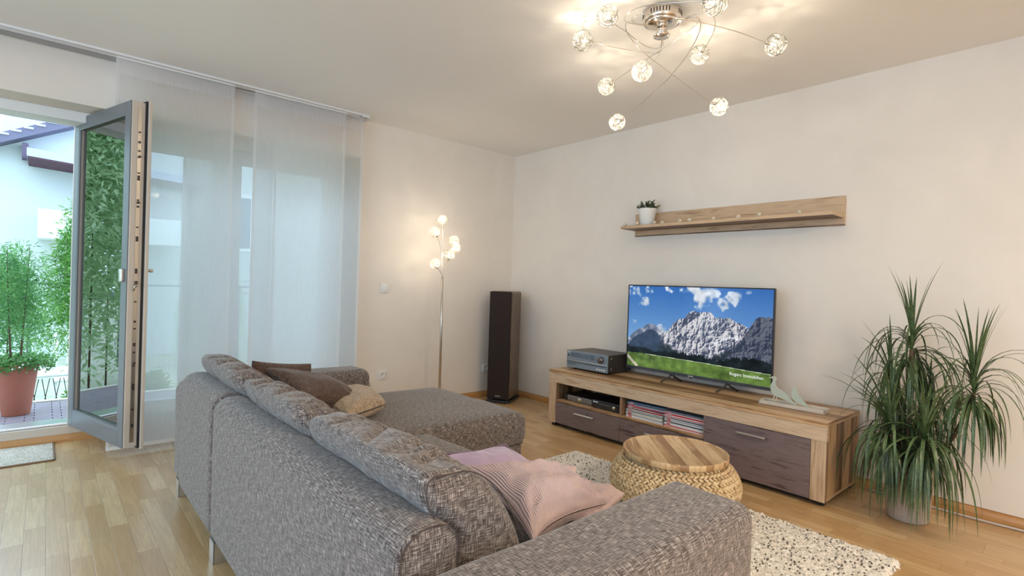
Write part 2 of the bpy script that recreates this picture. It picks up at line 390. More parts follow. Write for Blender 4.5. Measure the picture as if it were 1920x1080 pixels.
# shutter box above the glass, soffit
s = MB(); s.box((-.39, OY0, 2.110), (-.21, OY1, OZ)); struct(s.build('trim_1', M['reveal'], bevel=.004))
def sash(name, label, y0, y1, n_v=0):
    t = thing(name, None, None, (FX1, (y0+y1)/2, .11)); tag(t, label); struct(t)
    t['category'] = 'window'
    z0, z1, wd = .125, 2.12, .085
    b = MB(); b.box((FX0+.01, y0, z0), (FX1+.015, y0+wd, z1)); b.box((FX0+.01, y1-wd, z0), (FX1+.015, y1, z1))
    b.box((FX0+.01, y0+wd, z0), (FX1+.015, y1-wd, z0+wd)); b.box((FX0+.01, y0+wd, z1-wd), (FX1+.015, y1-wd, z1))
    b.build('sash_frame', M['white_metal'], t, bevel=.004)
    MB().box((-.437, y0+wd-.01, z0+wd-.01), (-.429, y1-wd+.01, z1-wd+.01)).build('pane', M['glass'], t)
    return t
sash('window_1', 'fixed glass panel behind the sheer panel next to the open door', -3.52, -2.66)
sash('window_2', 'fixed glass panel behind the sheer panels near the lamp', -2.64, -1.80)

# ---- open terrace door leaf (hinged at the mullion, swung into the room)
hx, hy = -.38, -3.577; ex, ey = .42, -3.352
ang = math.atan2(ey-hy, ex-hx); LW = math.hypot(ex-hx, ey-hy)
d = thing('door_1', 'open grey framed glass terrace door swung into the room', 'door', (hx, hy, .112), ang); struct(d)
DH = 2.045; T = .072; wd = .082
b = MB()   # frame: local x along the leaf, local y = thickness towards the interior face
b.box((0, 0, 0), (wd, T, DH)); b.box((LW-wd, 0, 0), (LW, T, DH)); b.box((wd, 0, 0), (LW-wd, T, .115)); b.box((wd, 0, DH-wd), (LW-wd, T, DH))
b.build('leaf_frame', M['frame_in'], d, world=False, bevel=.004)
b = MB(); e = .006   # grey aluminium cladding on the outer face
b.box((0, -e, 0), (wd-.012, 0, DH)); b.box((LW-wd+.012, -e, 0), (LW-.004, 0, DH)); b.box((wd-.012, -e, 0), (LW-wd+.012, 0, .103)); b.box((wd-.012, -e, DH-wd+.012), (LW-wd+.012, 0, DH))
b.build('outer_cladding', M['frame_grey'], d, world=False, bevel=.003)
b = MB()
for (x0, z0, x1, z1) in ((wd-.014, .10, wd, DH-wd+.014), (LW-wd, .10, LW-wd+.014, DH-wd+.014), (wd, .10, LW-wd, .116), (wd, DH-wd, LW-wd, DH-wd+.014)):
    b.box((x0, -.004, z0), (x1, .012, z1))
b.build('glazing_bead', M['frame_grey'], d, world=False)
b = MB(); b.box((wd-.01, .014, .108), (LW-wd+.01, .020, DH-wd+.01)); b.build('pane', M['glass_door'], d, world=False)
b = MB(); b.box((wd-.01, .046, .108), (LW-wd+.01, .052, DH-wd+.01)); b.build('pane', M['glass_door'], d, world=False)
b = MB()
for (x0, z0, x1, z1) in ((wd, .112, wd+.012, DH-wd), (LW-wd-.012, .112, LW-wd, DH-wd), (wd, .112, LW-wd, .124), (wd, DH-wd-.012, LW-wd, DH-wd)):
    b.box((x0, .021, z0), (x1, .045, z1))
b.build('glass_spacer', M['alu'], d, world=False)
b = MB(); b.box((-.0, T, -.018), (LW+.022, T+.018, DH+.018)); b.box((.06, T-.001, .06), (LW-.06, T+.019, DH-.06))
b = MB()   # overlapping inner flange
for (x0, z0, x1, z1) in ((0, -.016, .07, DH+.016), (LW-.06, -.016, LW+.026, DH+.016), (.07, -.016, LW-.06, .07), (.07, DH-.07, LW-.06, DH+.016)): b.box((x0, T+.006, z0), (x1, T+.024, z1))
b.build('inner_flange', M['frame_in'], d, world=False, bevel=.003)
b = MB(); b.box((LW-.002, T-.004, -.01), (LW+.012, T+.006, DH+.01)); b.box((0, T, DH-.002), (LW, T+.006, DH+.012)); b.box((0, T, -.012), (LW, T+.006, .002)); b.build('gasket', M['gasket'], d, world=False)
b = MB(); b.box((LW, .030, .03), (LW+.003, .050, DH-.03)); b.build('lock_strip', M['steel'], d, world=False)
b = MB()
for z in (.12, .22, .34, .37, .48, .56, .60, .70, .74, .86, .95, 1.03, 1.22, 1.30, 1.42, 1.46, 1.58, 1.62, 1.75, 1.80, 1.86):
    h_ = random.choice((.008, .012, .02, .03)); b.box((LW+.003, .034, z), (LW+.007, .046, z+h_))
for z in (.50, .98, 1.45, 1.72): b.tube([(LW+.003, .04, z), (LW+.014, .04, z)], .007, 10)
b.build('lock_bolt', M['black_metal'], d, world=False)
b = MB(); b.tube([(LW+.004, .03, .93), (LW+.02, .028, .955), (LW+.012, .045, .97)], .005, 8); b.build('latch_lever', M['steel'], d, world=False)
hd = MB(); hd.rbox((LW-.07, T+.024, .96), (LW-.03, T+.034, 1.10), .006, .02, 3); hd.tube([(LW-.05, T+.03, 1.05), (LW-.05, T+.075, 1.05)], .010, 12)
hd.rbox((LW-.14, T+.062, 1.039), (LW-.04, T+.082, 1.061), .008, .02, 3); hd.build('handle', M['steel'], d, world=False)
b = MB(); b.rbox((LW-.066, -.024, .98), (LW-.03, -.005, 1.055), .005, .02, 3); b.build('outer_grip', M['steel'], d, world=False)
for z in (.18, 1.85):
    b = MB(); b.tube([(-.008, T*.9, z-.045), (-.008, T*.9, z+.045)], .009, 12); b.build('hinge', M['steel'], d, world=False)

# ---- curtain rail
rail = thing('curtain_rail', 'white multi-track curtain rail fixed along the ceiling above the windows', 'curtain rail', (.08, -3.8, 2.47))
MB().box((.015, -6.3, 2.488), (.150, -1.735, 2.5)).build('rail_body', M['white_metal'], rail, bevel=.002)
for x in (.028, .060, .092, .124):
    MB().box((x-.002, -6.3, 2.474), (x+.002, -1.745, 2.489)).build('track_lip', M['alu'], rail)
b = MB(); b.tube(catmull([(.148, -1.80, 2.482), (.144, -1.735, 2.482), (.08, -1.715, 2.482), (.02, -1.735, 2.482)], 5), .006, 8); b.build('end_cap', M['white_metal'], rail)

# ---- flat sheer panel curtains
def panel(x, y0, y1, label):
    t = thing('sheer_panel_curtain', label, 'curtain', (x, (y0+y1)/2, 2.47), group=None)
    z0, z1 = .045, 2.472; ny, nz_ = max(6, int((y1-y0)/.03)), 60
    V = []; F = []
    for j in range(nz_+1):
        z = z0+(z1-z0)*j/nz_
        for i in range(ny+1):
            y = y0+(y1-y0)*i/ny; k = (z1-z)/(z1-z0)
            V.append((x+.004*mnoise.noise(Vector((y*3, z*.5, x*9)))*(.4+k)+.002*math.sin(y*11), y, z))
    for j in range(nz_):
        for i in range(ny): a = j*(ny+1)+i; F.append((a, a+1, a+ny+2, a+ny+1))
    g = MB().add(V, F).build('voile', M['sheer'], t)
    b = MB()
    for ya in (y0, y1-.018): b.box((x+.002, ya, z0), (x+.0035, ya+.018, z1))
    b.build('side_hem', M['sheer_hem'], t)
    b = MB(); b.box((x+.003, y0, 2.385), (x+.0045, y1, 2.474)); b.build('top_hem', M['sheer_hem'], t)
    b = MB(); b.box((x+.0045, y0, 2.378), (x+.006, y1, 2.386)); b.build('stitched_seam', M['sheer_hem'], t)
    b = MB(); b.box((x-.004, y0, z0-.012), (x+.004, y1, z0+.01)); b.build('weight_bar', M['white_plastic'], t, bevel=.002)
    b = MB(); b.box((x-.004, y0, 2.474), (x+.004, y1, 2.484)); b.build('panel_carrier', M['white_plastic'], t)
panel(.124, -3.412, -2.741, 'first sheer white panel curtain, right behind the open glass door')
panel(.060, -3.03, -2.45, 'rear sheer white panel bridging the narrow gap between two front panels')
panel(.124, -2.610, -1.925, 'sheer white panel curtain hanging in front behind the sofa chaise arm')
panel(.092, -2.455, -1.762, 'last sheer white panel curtain, nearest the lit floor lamp')

# ---- doormat
s = MB()
def matf(v):
    v = v.copy(); v[:, 2] += .002*np.sin(v[:, 1]*9)*(v[:, 2] > .004); return v
mt = thing('door_mat', 'pale woven mat on the parquet at the open terrace door', 'mat', (-.1, -3.9, 0))
s.rbox((-.372, -4.35, .001), (.045, -3.655, .010), .004, .02, 2, fn=matf)
s.build('woven_field', mat_fabric('pale_mat_weave', L(150, 140, 122), L(196, 188, 170), L(226, 220, 206), .6, .8), mt)
s = MB(); s.tube([(.045, -4.35, .006), (.047, -3.66, .006), (.04, -3.65, .006), (-.37, -3.652, .006)], .005, 6); s.build('bound_edge', simple('brown_mat_binding', L(140, 116, 96), .9), mt)

# ---- sockets, switch
def socket(y, z, label, name='wall_socket', sw=False):
    t = thing(name, label, 'switch' if sw else 'socket', (0, y, z))
    s = MB(); s.rbox((.0, y-.041, z-.041), (.010, y+.041, z+.041), .004, .02, 3); s.build('cover_plate', M['white_plastic'], t)
    if sw: s = MB(); s.rbox((.009, y-.027, z-.027), (.015, y+.027, z+.027), .003, .02, 3); s.build('rocker', M['white_plastic'], t)
    else:
        s = MB(); Mx = Matrix.Translation((.0098, y, z)) @ Matrix.Rotation(PI/2, 4, 'Y'); s.lathe([(.027, 0), (.027, .004), (.021, .004), (.0195, .0015), (0, .0015)], seg=28, M=Mx); s.build('socket_well', M['white_plastic'], t)
        s = MB()
        for dy in (-.0095, .0095): s.tube([(.0112, y+dy, z), (.0118, y+dy, z)], .0028, 8)
        for dz in (-.018, .018): s.box((.0112, y-.003, z+dz-.002), (.014, y+.003, z+dz+.002))
        s.build('contact_hole', M['black_metal'], t)
socket(-1.475, 1.083, 'white square light switch on the wall left of the floor lamp', 'light_switch', True)
socket(-1.475, .319, 'white wall socket low beside the sofa chaise')
socket(-.315, .29, 'white wall socket half hidden behind the tower speaker')

# ================================================================ sofa
def nz3(v, s, a):
    return np.array([[a*mnoise.noise(Vector((p[0]*s, p[1]*s, p[2]*s)))] for p in v])
def soften(amp=.006, s=5.0, crown=None):
    def fn(v):
        c = (v.max(0)+v.min(0))/2; d = v-c; L_ = np.linalg.norm(d, axis=1, keepdims=True)
        return v+d/np.maximum(L_, 1e-6)*nz3(v, s, amp)
    return fn
def crowned(hc, axis_amp=.005, s=6):
    def fn(v):
        lo, hi = v.min(0), v.max(0); u = (v[:, 0]-lo[0])/(hi[0]-lo[0])*2-1; w_ = (v[:, 1]-lo[1])/(hi[1]-lo[1])*2-1
        top = np.clip((v[:, 2]-(lo[2]+hi[2])/2)/((hi[2]-lo[2])/2), 0, 1)
        v = v.copy(); v[:, 2] += hc*top*np.sqrt(np.clip((1-u**4)*(1-w_**4), 0, 1))
        return v+np.concatenate([nz3(v, s, axis_amp), nz3(v+5, s, axis_amp), nz3(v+9, s, axis_amp)], 1)
    return fn
F_ = M['fabric']
def flat_ends(x0, x1, r_, k, nxt=None):
    def fn(v):
        v = v.copy(); hi = v[:, 0] > x1-r_; lo = v[:, 0] < x0+r_
        v[hi, 0] = x1-(x1-v[hi, 0])*k; v[lo, 0] = x0+(v[lo, 0]-x0)*k
        return nxt(v) if nxt else v
    return fn
def seam(x, a, b_, r_, fn=None, rad=.0016, cut=None):
    (y0, z0), (y1, z1) = a, b_; P = []
    for (cy, cz, a0) in ((y1-r_, z0+r_, -PI/2), (y1-r_, z1-r_, 0), (y0+r_, z1-r_, PI/2), (y0+r_, z0+r_, PI)):
        for i in range(9): t_ = a0+PI/2*i/8; P.append((x, cy+r_*math.cos(t_), cz+r_*math.sin(t_)))
    P.append(P[0]); P = np.array([(p.x, p.y, p.z) for p in catmull(P, 3)])
    if fn: P = fn(P)
    return MB().tube([tuple(p) for p in P], rad, 6, False)
sofa = thing('corner_sofa', 'grey-brown melange corner sofa with chaise and three back cushions', 'sofa', (2.3, -2.7, 0))
def part(name, mb, mat=None, parent=None, **k): return mb.build(name, mat or F_, parent if parent is not None else sofa, **k)
part('armrest', MB().rbox((1.015, -3.198, .09), (1.25, -2.20, .605), .055, .05, 5, fn=soften(.004)))
part('armrest', MB().rbox((3.395, -3.215, .07), (3.645, -2.315, .605), .045, .05, 5, fn=soften(.004)))
part('back_panel', MB().rbox((1.262, -3.212, .088), (1.903, -3.065, .672), .062, .04, 6, fn=flat_ends(1.262, 1.903, .062, .3)))
bp_ = part('back_panel', MB().rbox((1.907, -3.212, .088), (3.368, -3.065, .668), .062, .04, 6, fn=flat_ends(1.907, 3.368, .062, .25)))
seam(3.364, (-3.203, .09), (-3.067, .666), .06).build('seam', M['piping'], bp_)
part('seat_base', MB().rbox((1.27, -3.08, .09), (3.40, -2.275, .27), .02, .08, 3))
part('chaise_base', MB().rbox((1.05, -2.5, .09), (1.985, -1.612, .232), .018, .06, 3))
part('seat_cushion', MB().rbox((2.003, -3.07, .25), (3.392, -2.262, .405), .05, .05, 5, fn=crowned(.022)))
part('chaise_cushion', MB().rbox((1.045, -3.07, .225), (2.012, -1.590, .402), .05, .05, 5, fn=crowned(.028)))
# seams along the chaise and arms
b = MB(); b.tube([(1.992, -2.25, .236), (1.994, -1.63, .236), (1.975, -1.602, .236), (1.07, -1.602, .236)], .004, 6); part('piping', b, M['piping'])
for (x, zt) in ((3.368, .640), (1.262, .640)):
    pass
def back_cushion(x0, x1, zt, seed, last=False):
    def fn(v):
        z0 = .40; t = np.clip((v[:, 2]-z0)/(.75-z0), 0, 1.0); s = (v[:, 1]+3.10)/.30
        yb = np.where(t < .62, -3.065, -3.065-.115*np.clip((t-.62)/.38, 0, 1)**.8); yf = -2.825-(.155 if last else .19)*t**1.25
        v = v.copy(); y = yb+(yf-yb)*s
        xn = (v[:, 0]-x0)/(x1-x0)*2-1
        bulge = np.sqrt(np.clip(1-xn**8, 0, 1)); bulge = np.where((xn > 0)&last, np.maximum(bulge, .85), bulge)
        y += .03*(s > .5)*bulge*np.sin(np.clip(t, 0, 1)*PI)
        z = z0+t*(zt-z0)
        z += .075*t*(bulge-1)+.004*t; y += .035*(1-bulge)*np.where(s < .5, 1, -1)
        # folds that run over the top of the cushion
        f = np.zeros(len(v)); rs = np.random.default_rng(seed)
        for k in range(13):
            xc = x0+(x1-x0)*rs.uniform(.08, .9); wd_ = rs.uniform(.012, .024); sl = rs.uniform(-1.0, 1.6); a = rs.uniform(.012, .024); cc = rs.uniform(-3.08, -2.92)
            f -= a*np.exp(-((v[:, 0]-xc-sl*(y+3.02)-.8*(y-cc)**2*3)/wd_)**2)*np.exp(-((y-cc)/.09)**2)
        nn = np.array([mnoise.noise(Vector((p[0]*5, p[1]*9+seed, p[2]*9))) for p in v])*.006
        z += (f+nn)*t; y += -(f)*.6*(1-t)*(s > .5)+nn*.8
        return np.stack([v[:, 0]+nn*.6, y, z], 1)
    c = part('back_cushion', MB().rbox((x0, -3.10, .40), (x1, -2.80, .75), .095, .009, 9, fn=flat_ends(x0, x1, .095, .45, fn) if last else fn))
    if last: seam(x1-.010, (-3.097, .403), (-2.803, .747), .09, fn).build('seam', M['piping'], c)
    # seam round the end face
    return c
back_cushion(1.275, 1.98, .765, 3)
back_cushion(1.985, 2.665, .760, 11)
back_cushion(2.67, 3.345, .760, 23, True)
# steel feet
for (x, y) in ((1.055, -3.15), (1.875, -3.165), (3.3, -3.15), (1.74, -1.75), (1.10, -1.70)):
    b = MB(); b.box((x-.035, y-.03, .0005), (x+.035, y-.026, .092)); b.box((x+.031, y-.03, .0005), (x+.035, y+.03, .092)); b.box((x-.035, y-.03, .085), (x+.035, y+.03, .092))
    part('foot', b, M['alu'], bevel=.001)

# ================================================================ loose cushions
def patch_pillow(name, label, corners, t, mat, seed, group=None, wr=.006, pinch=.06, pipe=None, cat='cushion', sag=0, n=44, pw=.42):
    A, B, Cc, D = [np.array(c, float) for c in corners]
    ctr = (A+B+Cc+D)/4; root = thing(name, label, cat, (ctr[0], ctr[1], min(A[2], B[2], Cc[2], D[2])), group=group)
    nrm = np.cross(B-A, D-A); nrm /= np.linalg.norm(nrm)
    if nrm[2] < 0: nrm = -nrm
    V = []; UV = []
    for side in (1, -1):
        for j in range(n+1):
            for i in range(n+1):
                u = -math.cos(PI*i/n); v = -math.cos(PI*j/n)
                uu = u*(1-pinch*(1-v*v)**1.0*abs(u)); vv = v*(1-pinch*(1-u*u)*abs(v))
                s, q = (uu+1)/2, (vv+1)/2
                P = A*(1-s)*(1-q)+B*s*(1-q)+Cc*s*q+D*(1-s)*q
                h = t*(max(0, (1-u*u))*max(0, (1-v*v)))**pw
                k = mnoise.noise(Vector((u*1.6+seed, v*1.6, side*.3)))*wr*3+mnoise.noise(Vector((u*4.5+seed, v*4.5, side)))*wr
                # radial creases that come from the corners
                for (cu, cv) in ((-1, -1), (1, -1), (1, 1), (-1, 1)):
                    dx, dy = u-cu, v-cv; r = math.hypot(dx, dy); a = math.atan2(dy*cv, dx*cu)
                    k += wr*.9*math.sin(a*9+seed+cu)*math.exp(-((r-.55)/.35)**2)
                V.append(P+nrm*(side*h+k*min(1, h/t*1.6))-np.array([0, 0, sag*(1-u*u)*(1-v*v)]))
                UV.append(((u+1)*.22, (v+1)*.22))
    N = (n+1)*(n+1); F = []
    for sd in (0, 1):
        for j in range(n):
            for i in range(n):
                a = sd*N+j*(n+1)+i; q = (a, a+1, a+n+2, a+n+1); F.append(q if sd == 0 else q[::-1])
    me_o = MB().add(V, F).build('cover', mat, root, uv=False)
    me = me_o.data; l = me.uv_layers.new(name='UVMap'); vi = np.empty(len(me.loops), int); me.loops.foreach_get('vertex_index', vi)
    l.data.foreach_set('uv', np.array(UV)[vi].astype(np.float32).ravel())
    b = bmesh.new(); b.from_mesh(me); bmesh.ops.remove_doubles(b, verts=b.verts, dist=.0004); b.to_mesh(me); b.free()
    if pipe:
        ring = [V[i] for i in range(n+1)]+[V[j*(n+1)+n] for j in range(1, n+1)]+[V[n*(n+1)+i] for i in range(n-1, -1, -1)]+[V[j*(n+1)] for j in range(n-1, 0, -1)]
        ring.append(ring[0]); MB().tube(ring, .0085, 8, False).build('piping', pipe, root)
    return root
patch_pillow('sofa_cushion', 'dark brown woven cushion upright in the corner, behind the other brown one', [(1.38, -2.97, .45), (1.38, -2.60, .45), (1.36, -2.62, .685), (1.36, -2.92, .722)], .075, M['fabric_brown'], 2.1, wr=.003)
patch_pillow('sofa_cushion', 'dark brown woven cushion slumped in front, its tip beside the beige knit', [(1.44, -2.88, .69), (1.40, -2.42, .525), (1.64, -2.48, .50), (1.80, -2.80, .58)], .075, M['fabric_brown'], 5.3, wr=.003)
patch_pillow('knitted_cushion', 'beige knitted cushion, soft and folded over, lying on the chaise', [(1.38, -2.64, .500), (1.33, -2.30, .500), (1.69, -2.34, .495), (1.855, -2.625, .500)], .068, M['knit'], 8.7, wr=.004, pinch=-.03, pw=.30)
patch_pillow('knitted_throw', 'small bunched beige throw peeking out behind the knitted cushion', [(1.13, -2.40, .485), (.99, -2.26, .485), (1.16, -2.16, .485), (1.30, -2.29, .485)], .055, mat_fabric('pale_knit', L(150, 130, 108), L(196, 176, 150), L(226, 208, 184), 1.2, .9), 14.2, cat='throw', wr=.007, pinch=0, pw=.34)
patch_pillow('velvet_cushion', 'mauve velvet cushion with dark piped edge behind the pink corduroy one', [(2.84, -2.76, .60), (2.82, -2.48, .575), (3.0, -2.36, .475), (3.04, -2.68, .48)], .036, M['velvet'], 3.3, pipe=M['velvet_pipe'], wr=.004, pinch=.10)
patch_pillow('corduroy_cushion', 'pink ribbed corduroy cushion propped against the sofa arm', [(2.96, -2.76, .60), (3.13, -2.445, .578), (3.27, -2.46, .515), (3.33, -2.82, .53)], .062, M['cord'], 6.1, wr=.009, pinch=.20, n=60)
patch_pillow('corduroy_cushion', 'flat pink corduroy cushion underneath, only its peach corner sticking out by the rug', [(3.0, -2.56, .465), (3.04, -2.27, .465), (3.20, -2.28, .48), (3.32, -2.58, .49)], .032, M['cord'], 9.6, wr=.005, n=50)

# ================================================================ rug
def make_rug():
    x0, x1, y0, y1 = 1.80, 3.66, -2.24, -.925; st = .0065
    nx, ny = int((x1-x0)/st), int((y1-y0)/st)
    X, Y = np.meshgrid(np.linspace(x0, x1, nx+1), np.linspace(y0, y1, ny+1))
    z = .019+RNG.normal(0, .0038, X.shape)
    e = np.minimum(np.minimum(X-x0, x1-X), np.minimum(Y-y0, y1-Y))
    z *= np.clip(e/.014, 0, 1)**.5; z = np.maximum(z, .001)
    X = X+RNG.normal(0, .0022, X.shape)+np.where(e < .001, RNG.normal(0, .005, X.shape), 0); Y = Y+RNG.normal(0, .0022, X.shape)+np.where(e < .001, RNG.normal(0, .005, X.shape), 0)
    V = np.stack([X.ravel(), Y.ravel(), z.ravel()], 1); F = []
    for j in range(ny):
        a = j*(nx+1); F += [(a+i, a+i+1, a+i+nx+2, a+i+nx+1) for i in range(nx)]
    n = NT('berber_wool'); ob = n.obj()
    wv = n.noise(ob, 60, 2); vec = n.node('VectorMath', operation='ADD'); n.put(vec.inputs[0], ob)
    vor = n.voronoi(n.map(ob, (1, 1, .01)), 78); cell = n.voronoi(n.map(ob, (1, 1, .01)), 78, out='Color'); r = n.xyz(cell)[0]
    dark = n.math('MULTIPLY', n.math('LESS_THAN', vor, .42), n.math('LESS_THAN', r, .40))
    base = n.mix(n.ramp(wv, [(.3, 0.), (.7, 1.)]), (*L(220, 213, 202), 1), (*L(250, 246, 238), 1))
    col = n.mix(n.math('MULTIPLY', dark, .88), base, (*L(62, 56, 52), 1))
    mat = n.done(n.bsdf(col, .95, 0, n.bump(n.noise(ob, 260, 2), .6, .004)))
    o = MB().add(V, F).build('shaggy_rug', mat)
    return tag(o, 'cream berber rug with dark flecks on the parquet under the wicker pouf', 'rug')
make_rug()

# ================================================================ pouf and tray
pf = thing('wicker_pouf', 'round braided banana-leaf pouf standing on the flecked rug', 'pouf', (2.73, -1.21, .022))
def pouf_profile(t):   # t 0 bottom .. 1 top -> radius, height
    a = PI*(t-.5); return .232+.092*max(0, math.cos(a))**.7, .006+.248*t
b = MB(); rows = 10
sph = []
for j in range(5):
    th = PI*(j)/4
    for k in range(6): ph = 2*PI*k/6; sph.append((math.sin(th)*math.cos(ph), math.sin(th)*math.sin(ph), math.cos(th)))
sph = np.array(sph); sF = [(j*6+k, j*6+(k+1) % 6, (j+1)*6+(k+1) % 6, (j+1)*6+k) for j in range(4) for k in range(6)]
for i in range(rows*2):
    t = (i+.5)/(rows*2); R, z = pouf_profile(t); N_ = int(2*PI*R/.026); tilt = .55 if i % 2 else -.55
    for k in range(N_):
        a = 2*PI*(k+(.5 if (i//2) % 2 else 0)+random.uniform(-.08, .08))/N_
        Mx = Matrix.Translation((R*math.cos(a), R*math.sin(a), z)) @ Matrix.Rotation(a+PI/2, 4, 'Z') @ Matrix.Rotation(tilt+random.uniform(-.1, .1), 4, 'Y') @ Matrix.Diagonal((.0185, .0105, .0085, 1))
        b.add(xf(Mx, sph[:, [2, 0, 1]]), sF)
b.lathe([(.19, .0), (.22, .01), (.285, .06), (.308, .13), (.285, .20), (.24, .25), (.12, .2555), (0, .2555)], seg=48)
wk = NT('banana_leaf_braid'); ob = wk.obj(); kk = wk.noise(ob, 45, 3)
colr = wk.ramp(kk, [(.3, L(166, 136, 96)), (.5, L(216, 190, 148)), (.7, L(234, 214, 178))])
b.build('braided_body', wk.done(wk.bsdf(colr, .6, 0, wk.bump(wk.noise(wk.map(ob, (1, 1, 3)), 160, 2), .4, .002))), pf, world=False)
tr = thing('round_tray', 'round acacia wood tray lying on top of the wicker pouf', 'tray', (2.73, -1.21, .2800), math.radians(46))
R = .267
MB().lathe([(0, 0), (R-.006, 0), (R, .004), (R, .030), (R-.004, .033), (R-.009, .032), (R-.012, .028), (R-.016, .026), (0, .026)], seg=96).build('tray_body', M['tray_wood'], tr, world=False)

# ================================================================ TV bench
X0, X1, YF, YB, ZT = 1.154, 3.242, -.558, -.024, .4616
tv = thing('tv_bench', 'long low walnut-look TV bench with dark drawers against the wall', 'tv bench', ((X0+X1)/2, -.29, 0))
def tp(name, a, b_, mat, bevel=.0015, parent=None): return MB().box(a, b_).build(name, mat, parent if parent is not None else tv, bevel=bevel)
tp('top_board', (X0, YF, ZT-.026), (X1, YB, ZT), M['nut_top'])
tp('front_rail', (X0+.002, YF+.003, .358), (X1-.002, YF+.03, ZT-.0265), M['nut_front'])
tp('front_post', (X0+.002, YF+.003, .03), (1.236, YF+.03, .3575), M['nut_up'])
tp('front_post', (3.162, YF+.003, .03), (X1-.002, YF+.03, .3575), M['nut_up'])
tp('side_panel', (X0+.002, YF+.0305, .03), (X0+.024, YB, ZT-.0265), M['nut_side'])
tp('side_panel', (X1-.024, YF+.0305, .048), (X1-.002, YB, ZT-.0265), M['nut_side'])
tp('bottom_board', (X0+.025, YF+.031, .03), (X1-.003, YB, .0475), M['nut_top'])
tp('back_board', (X0+.025, YB-.012, .05), (X1-.025, YB-.002, ZT-.027), M['nut_front'])
tp('shelf_board', (1.237, YF+.006, .205), (2.532, YB-.014, .2215), M['nut_top'])
tp('divider', (1.872, YF+.008, .222), (1.889, YB-.014, .357), M['nut_up'])
tp('divider', (2.522, YF+.02, .05), (2.534, YB-.014, .357), M['nut_up'])
tp('plinth', (X0+.06, YF+.06, .0005), (X1-.06, YB-.04, .03), M['black_metal'])
def handle(par, xa, xb, z):
    b = MB(); b.rbox((xa, YF-.026, z-.005), (xb, YF-.014, z+.007), .003, .05, 2); b.box((xa+.012, YF-.018, z-.004), (xa+.022, YF+.001, z+.004)); b.box((xb-.022, YF-.018, z-.004), (xb-.012, YF+.001, z+.004))
    b.build('handle', M['alu'], par)
dr = tp('drawer', (1.2385, YF, .034), (1.8805, YF+.02, .2035), M['dark_wood'], .002); handle(dr, 1.456, 1.65, .152)
dr = tp('drawer', (1.8835, YF, .034), (2.5325, YF+.02, .2035), M['dark_wood'], .002); handle(dr, 2.11, 2.305, .148)
dr = tp('flap_door', (2.5355, YF, .034), (3.1605, YF+.02, .3565), M['dark_wood'], .002); handle(dr, 2.752, 2.925, .306)
for (x, y) in ((X0+.04, YF+.05), (X1-.04, YF+.06), (X1-.04, YB-.05)): MB().box((x-.02, y-.02, .0002), (x+.02, y+.02, .03)).build('foot', M['black_plastic'], tv)
# ---- devices in the open bay
def text_on(s, size, parent, mat, Mx, name='lettering', depth=.0004):
    V, F = text_mb(s, size, depth); MB().add(xf(Mx, V), F, False).build(name, mat, parent, uv=False)
FRONT = Matrix.Rotation(PI/2, 4, 'X')   # text that faces -y
def lab(x, y, z): return Matrix.Translation((x, y, z)) @ FRONT
t = thing('satellite_receiver', 'silver-fronted satellite receiver box in the open bay, left of the black console', 'receiver', (1.42, -.36, .2216))
MB().rbox((1.275, -.50, .2275), (1.57, -.27, .272), .003, .05, 2).build('case', M['black_metal'], t)
MB().rbox((1.318, -.503, .229), (1.568, -.499, .271), .0018, .05, 2).build('front_panel', simple('silver_fascia', (.34, .34, .35), .3, .8), t)
MB().lathe([(.0, 0), (.015, 0), (.016, .003), (.013, .006), (0, .006)], seg=24, M=Matrix.Translation((1.445, -.5028, .250)) @ Matrix.Rotation(PI/2, 4, 'X')).build('control_ring', M['chrome'], t)
[MB().box((x, -.5045, z), (x+.014, -.5025, z+.004)).build('button', M['black_plastic'], t) for x in (1.345, 1.37, 1.40, 1.48, 1.505, 1.53) for z in (.240, .255)]
[MB().box((x, y, .2217), (x+.02, y+.02, .2276)).build('foot', M['black_plastic'], t) for x in (1.29, 1.53) for y in (-.48, -.31)]
t = thing('disc_player', 'black media console with a round button in the open bay beside the magazines', 'media player', (1.73, -.37, .2216))
MB().rbox((1.585, -.525, .2265), (1.865, -.29, .288), .010, .03, 3).build('case', simple('glossy_black_case', (.02, .021, .026), .18), t)
MB().lathe([(0, 0), (.0125, 0), (.0135, .002), (.011, .005), (0, .005)], seg=24, M=Matrix.Translation((1.80, -.5255, .256)) @ Matrix.Rotation(PI/2, 4, 'X')).build('power_button', M['chrome'], t)
b = MB(); b.box((1.603, -.5268, .268), (1.65, -.5248, .276)); b.build('maker_plate', M['print_white'], t)
b = MB(); b.box((1.66, -.5262, .262), (1.775, -.5248, .2635)); b.build('disc_slot', M['alu'], t)
[MB().box((x, y, .2217), (x+.02, y+.02, .2270)).build('foot', M['black_plastic'], t) for x in (1.60, 1.83) for y in (-.51, -.33)]
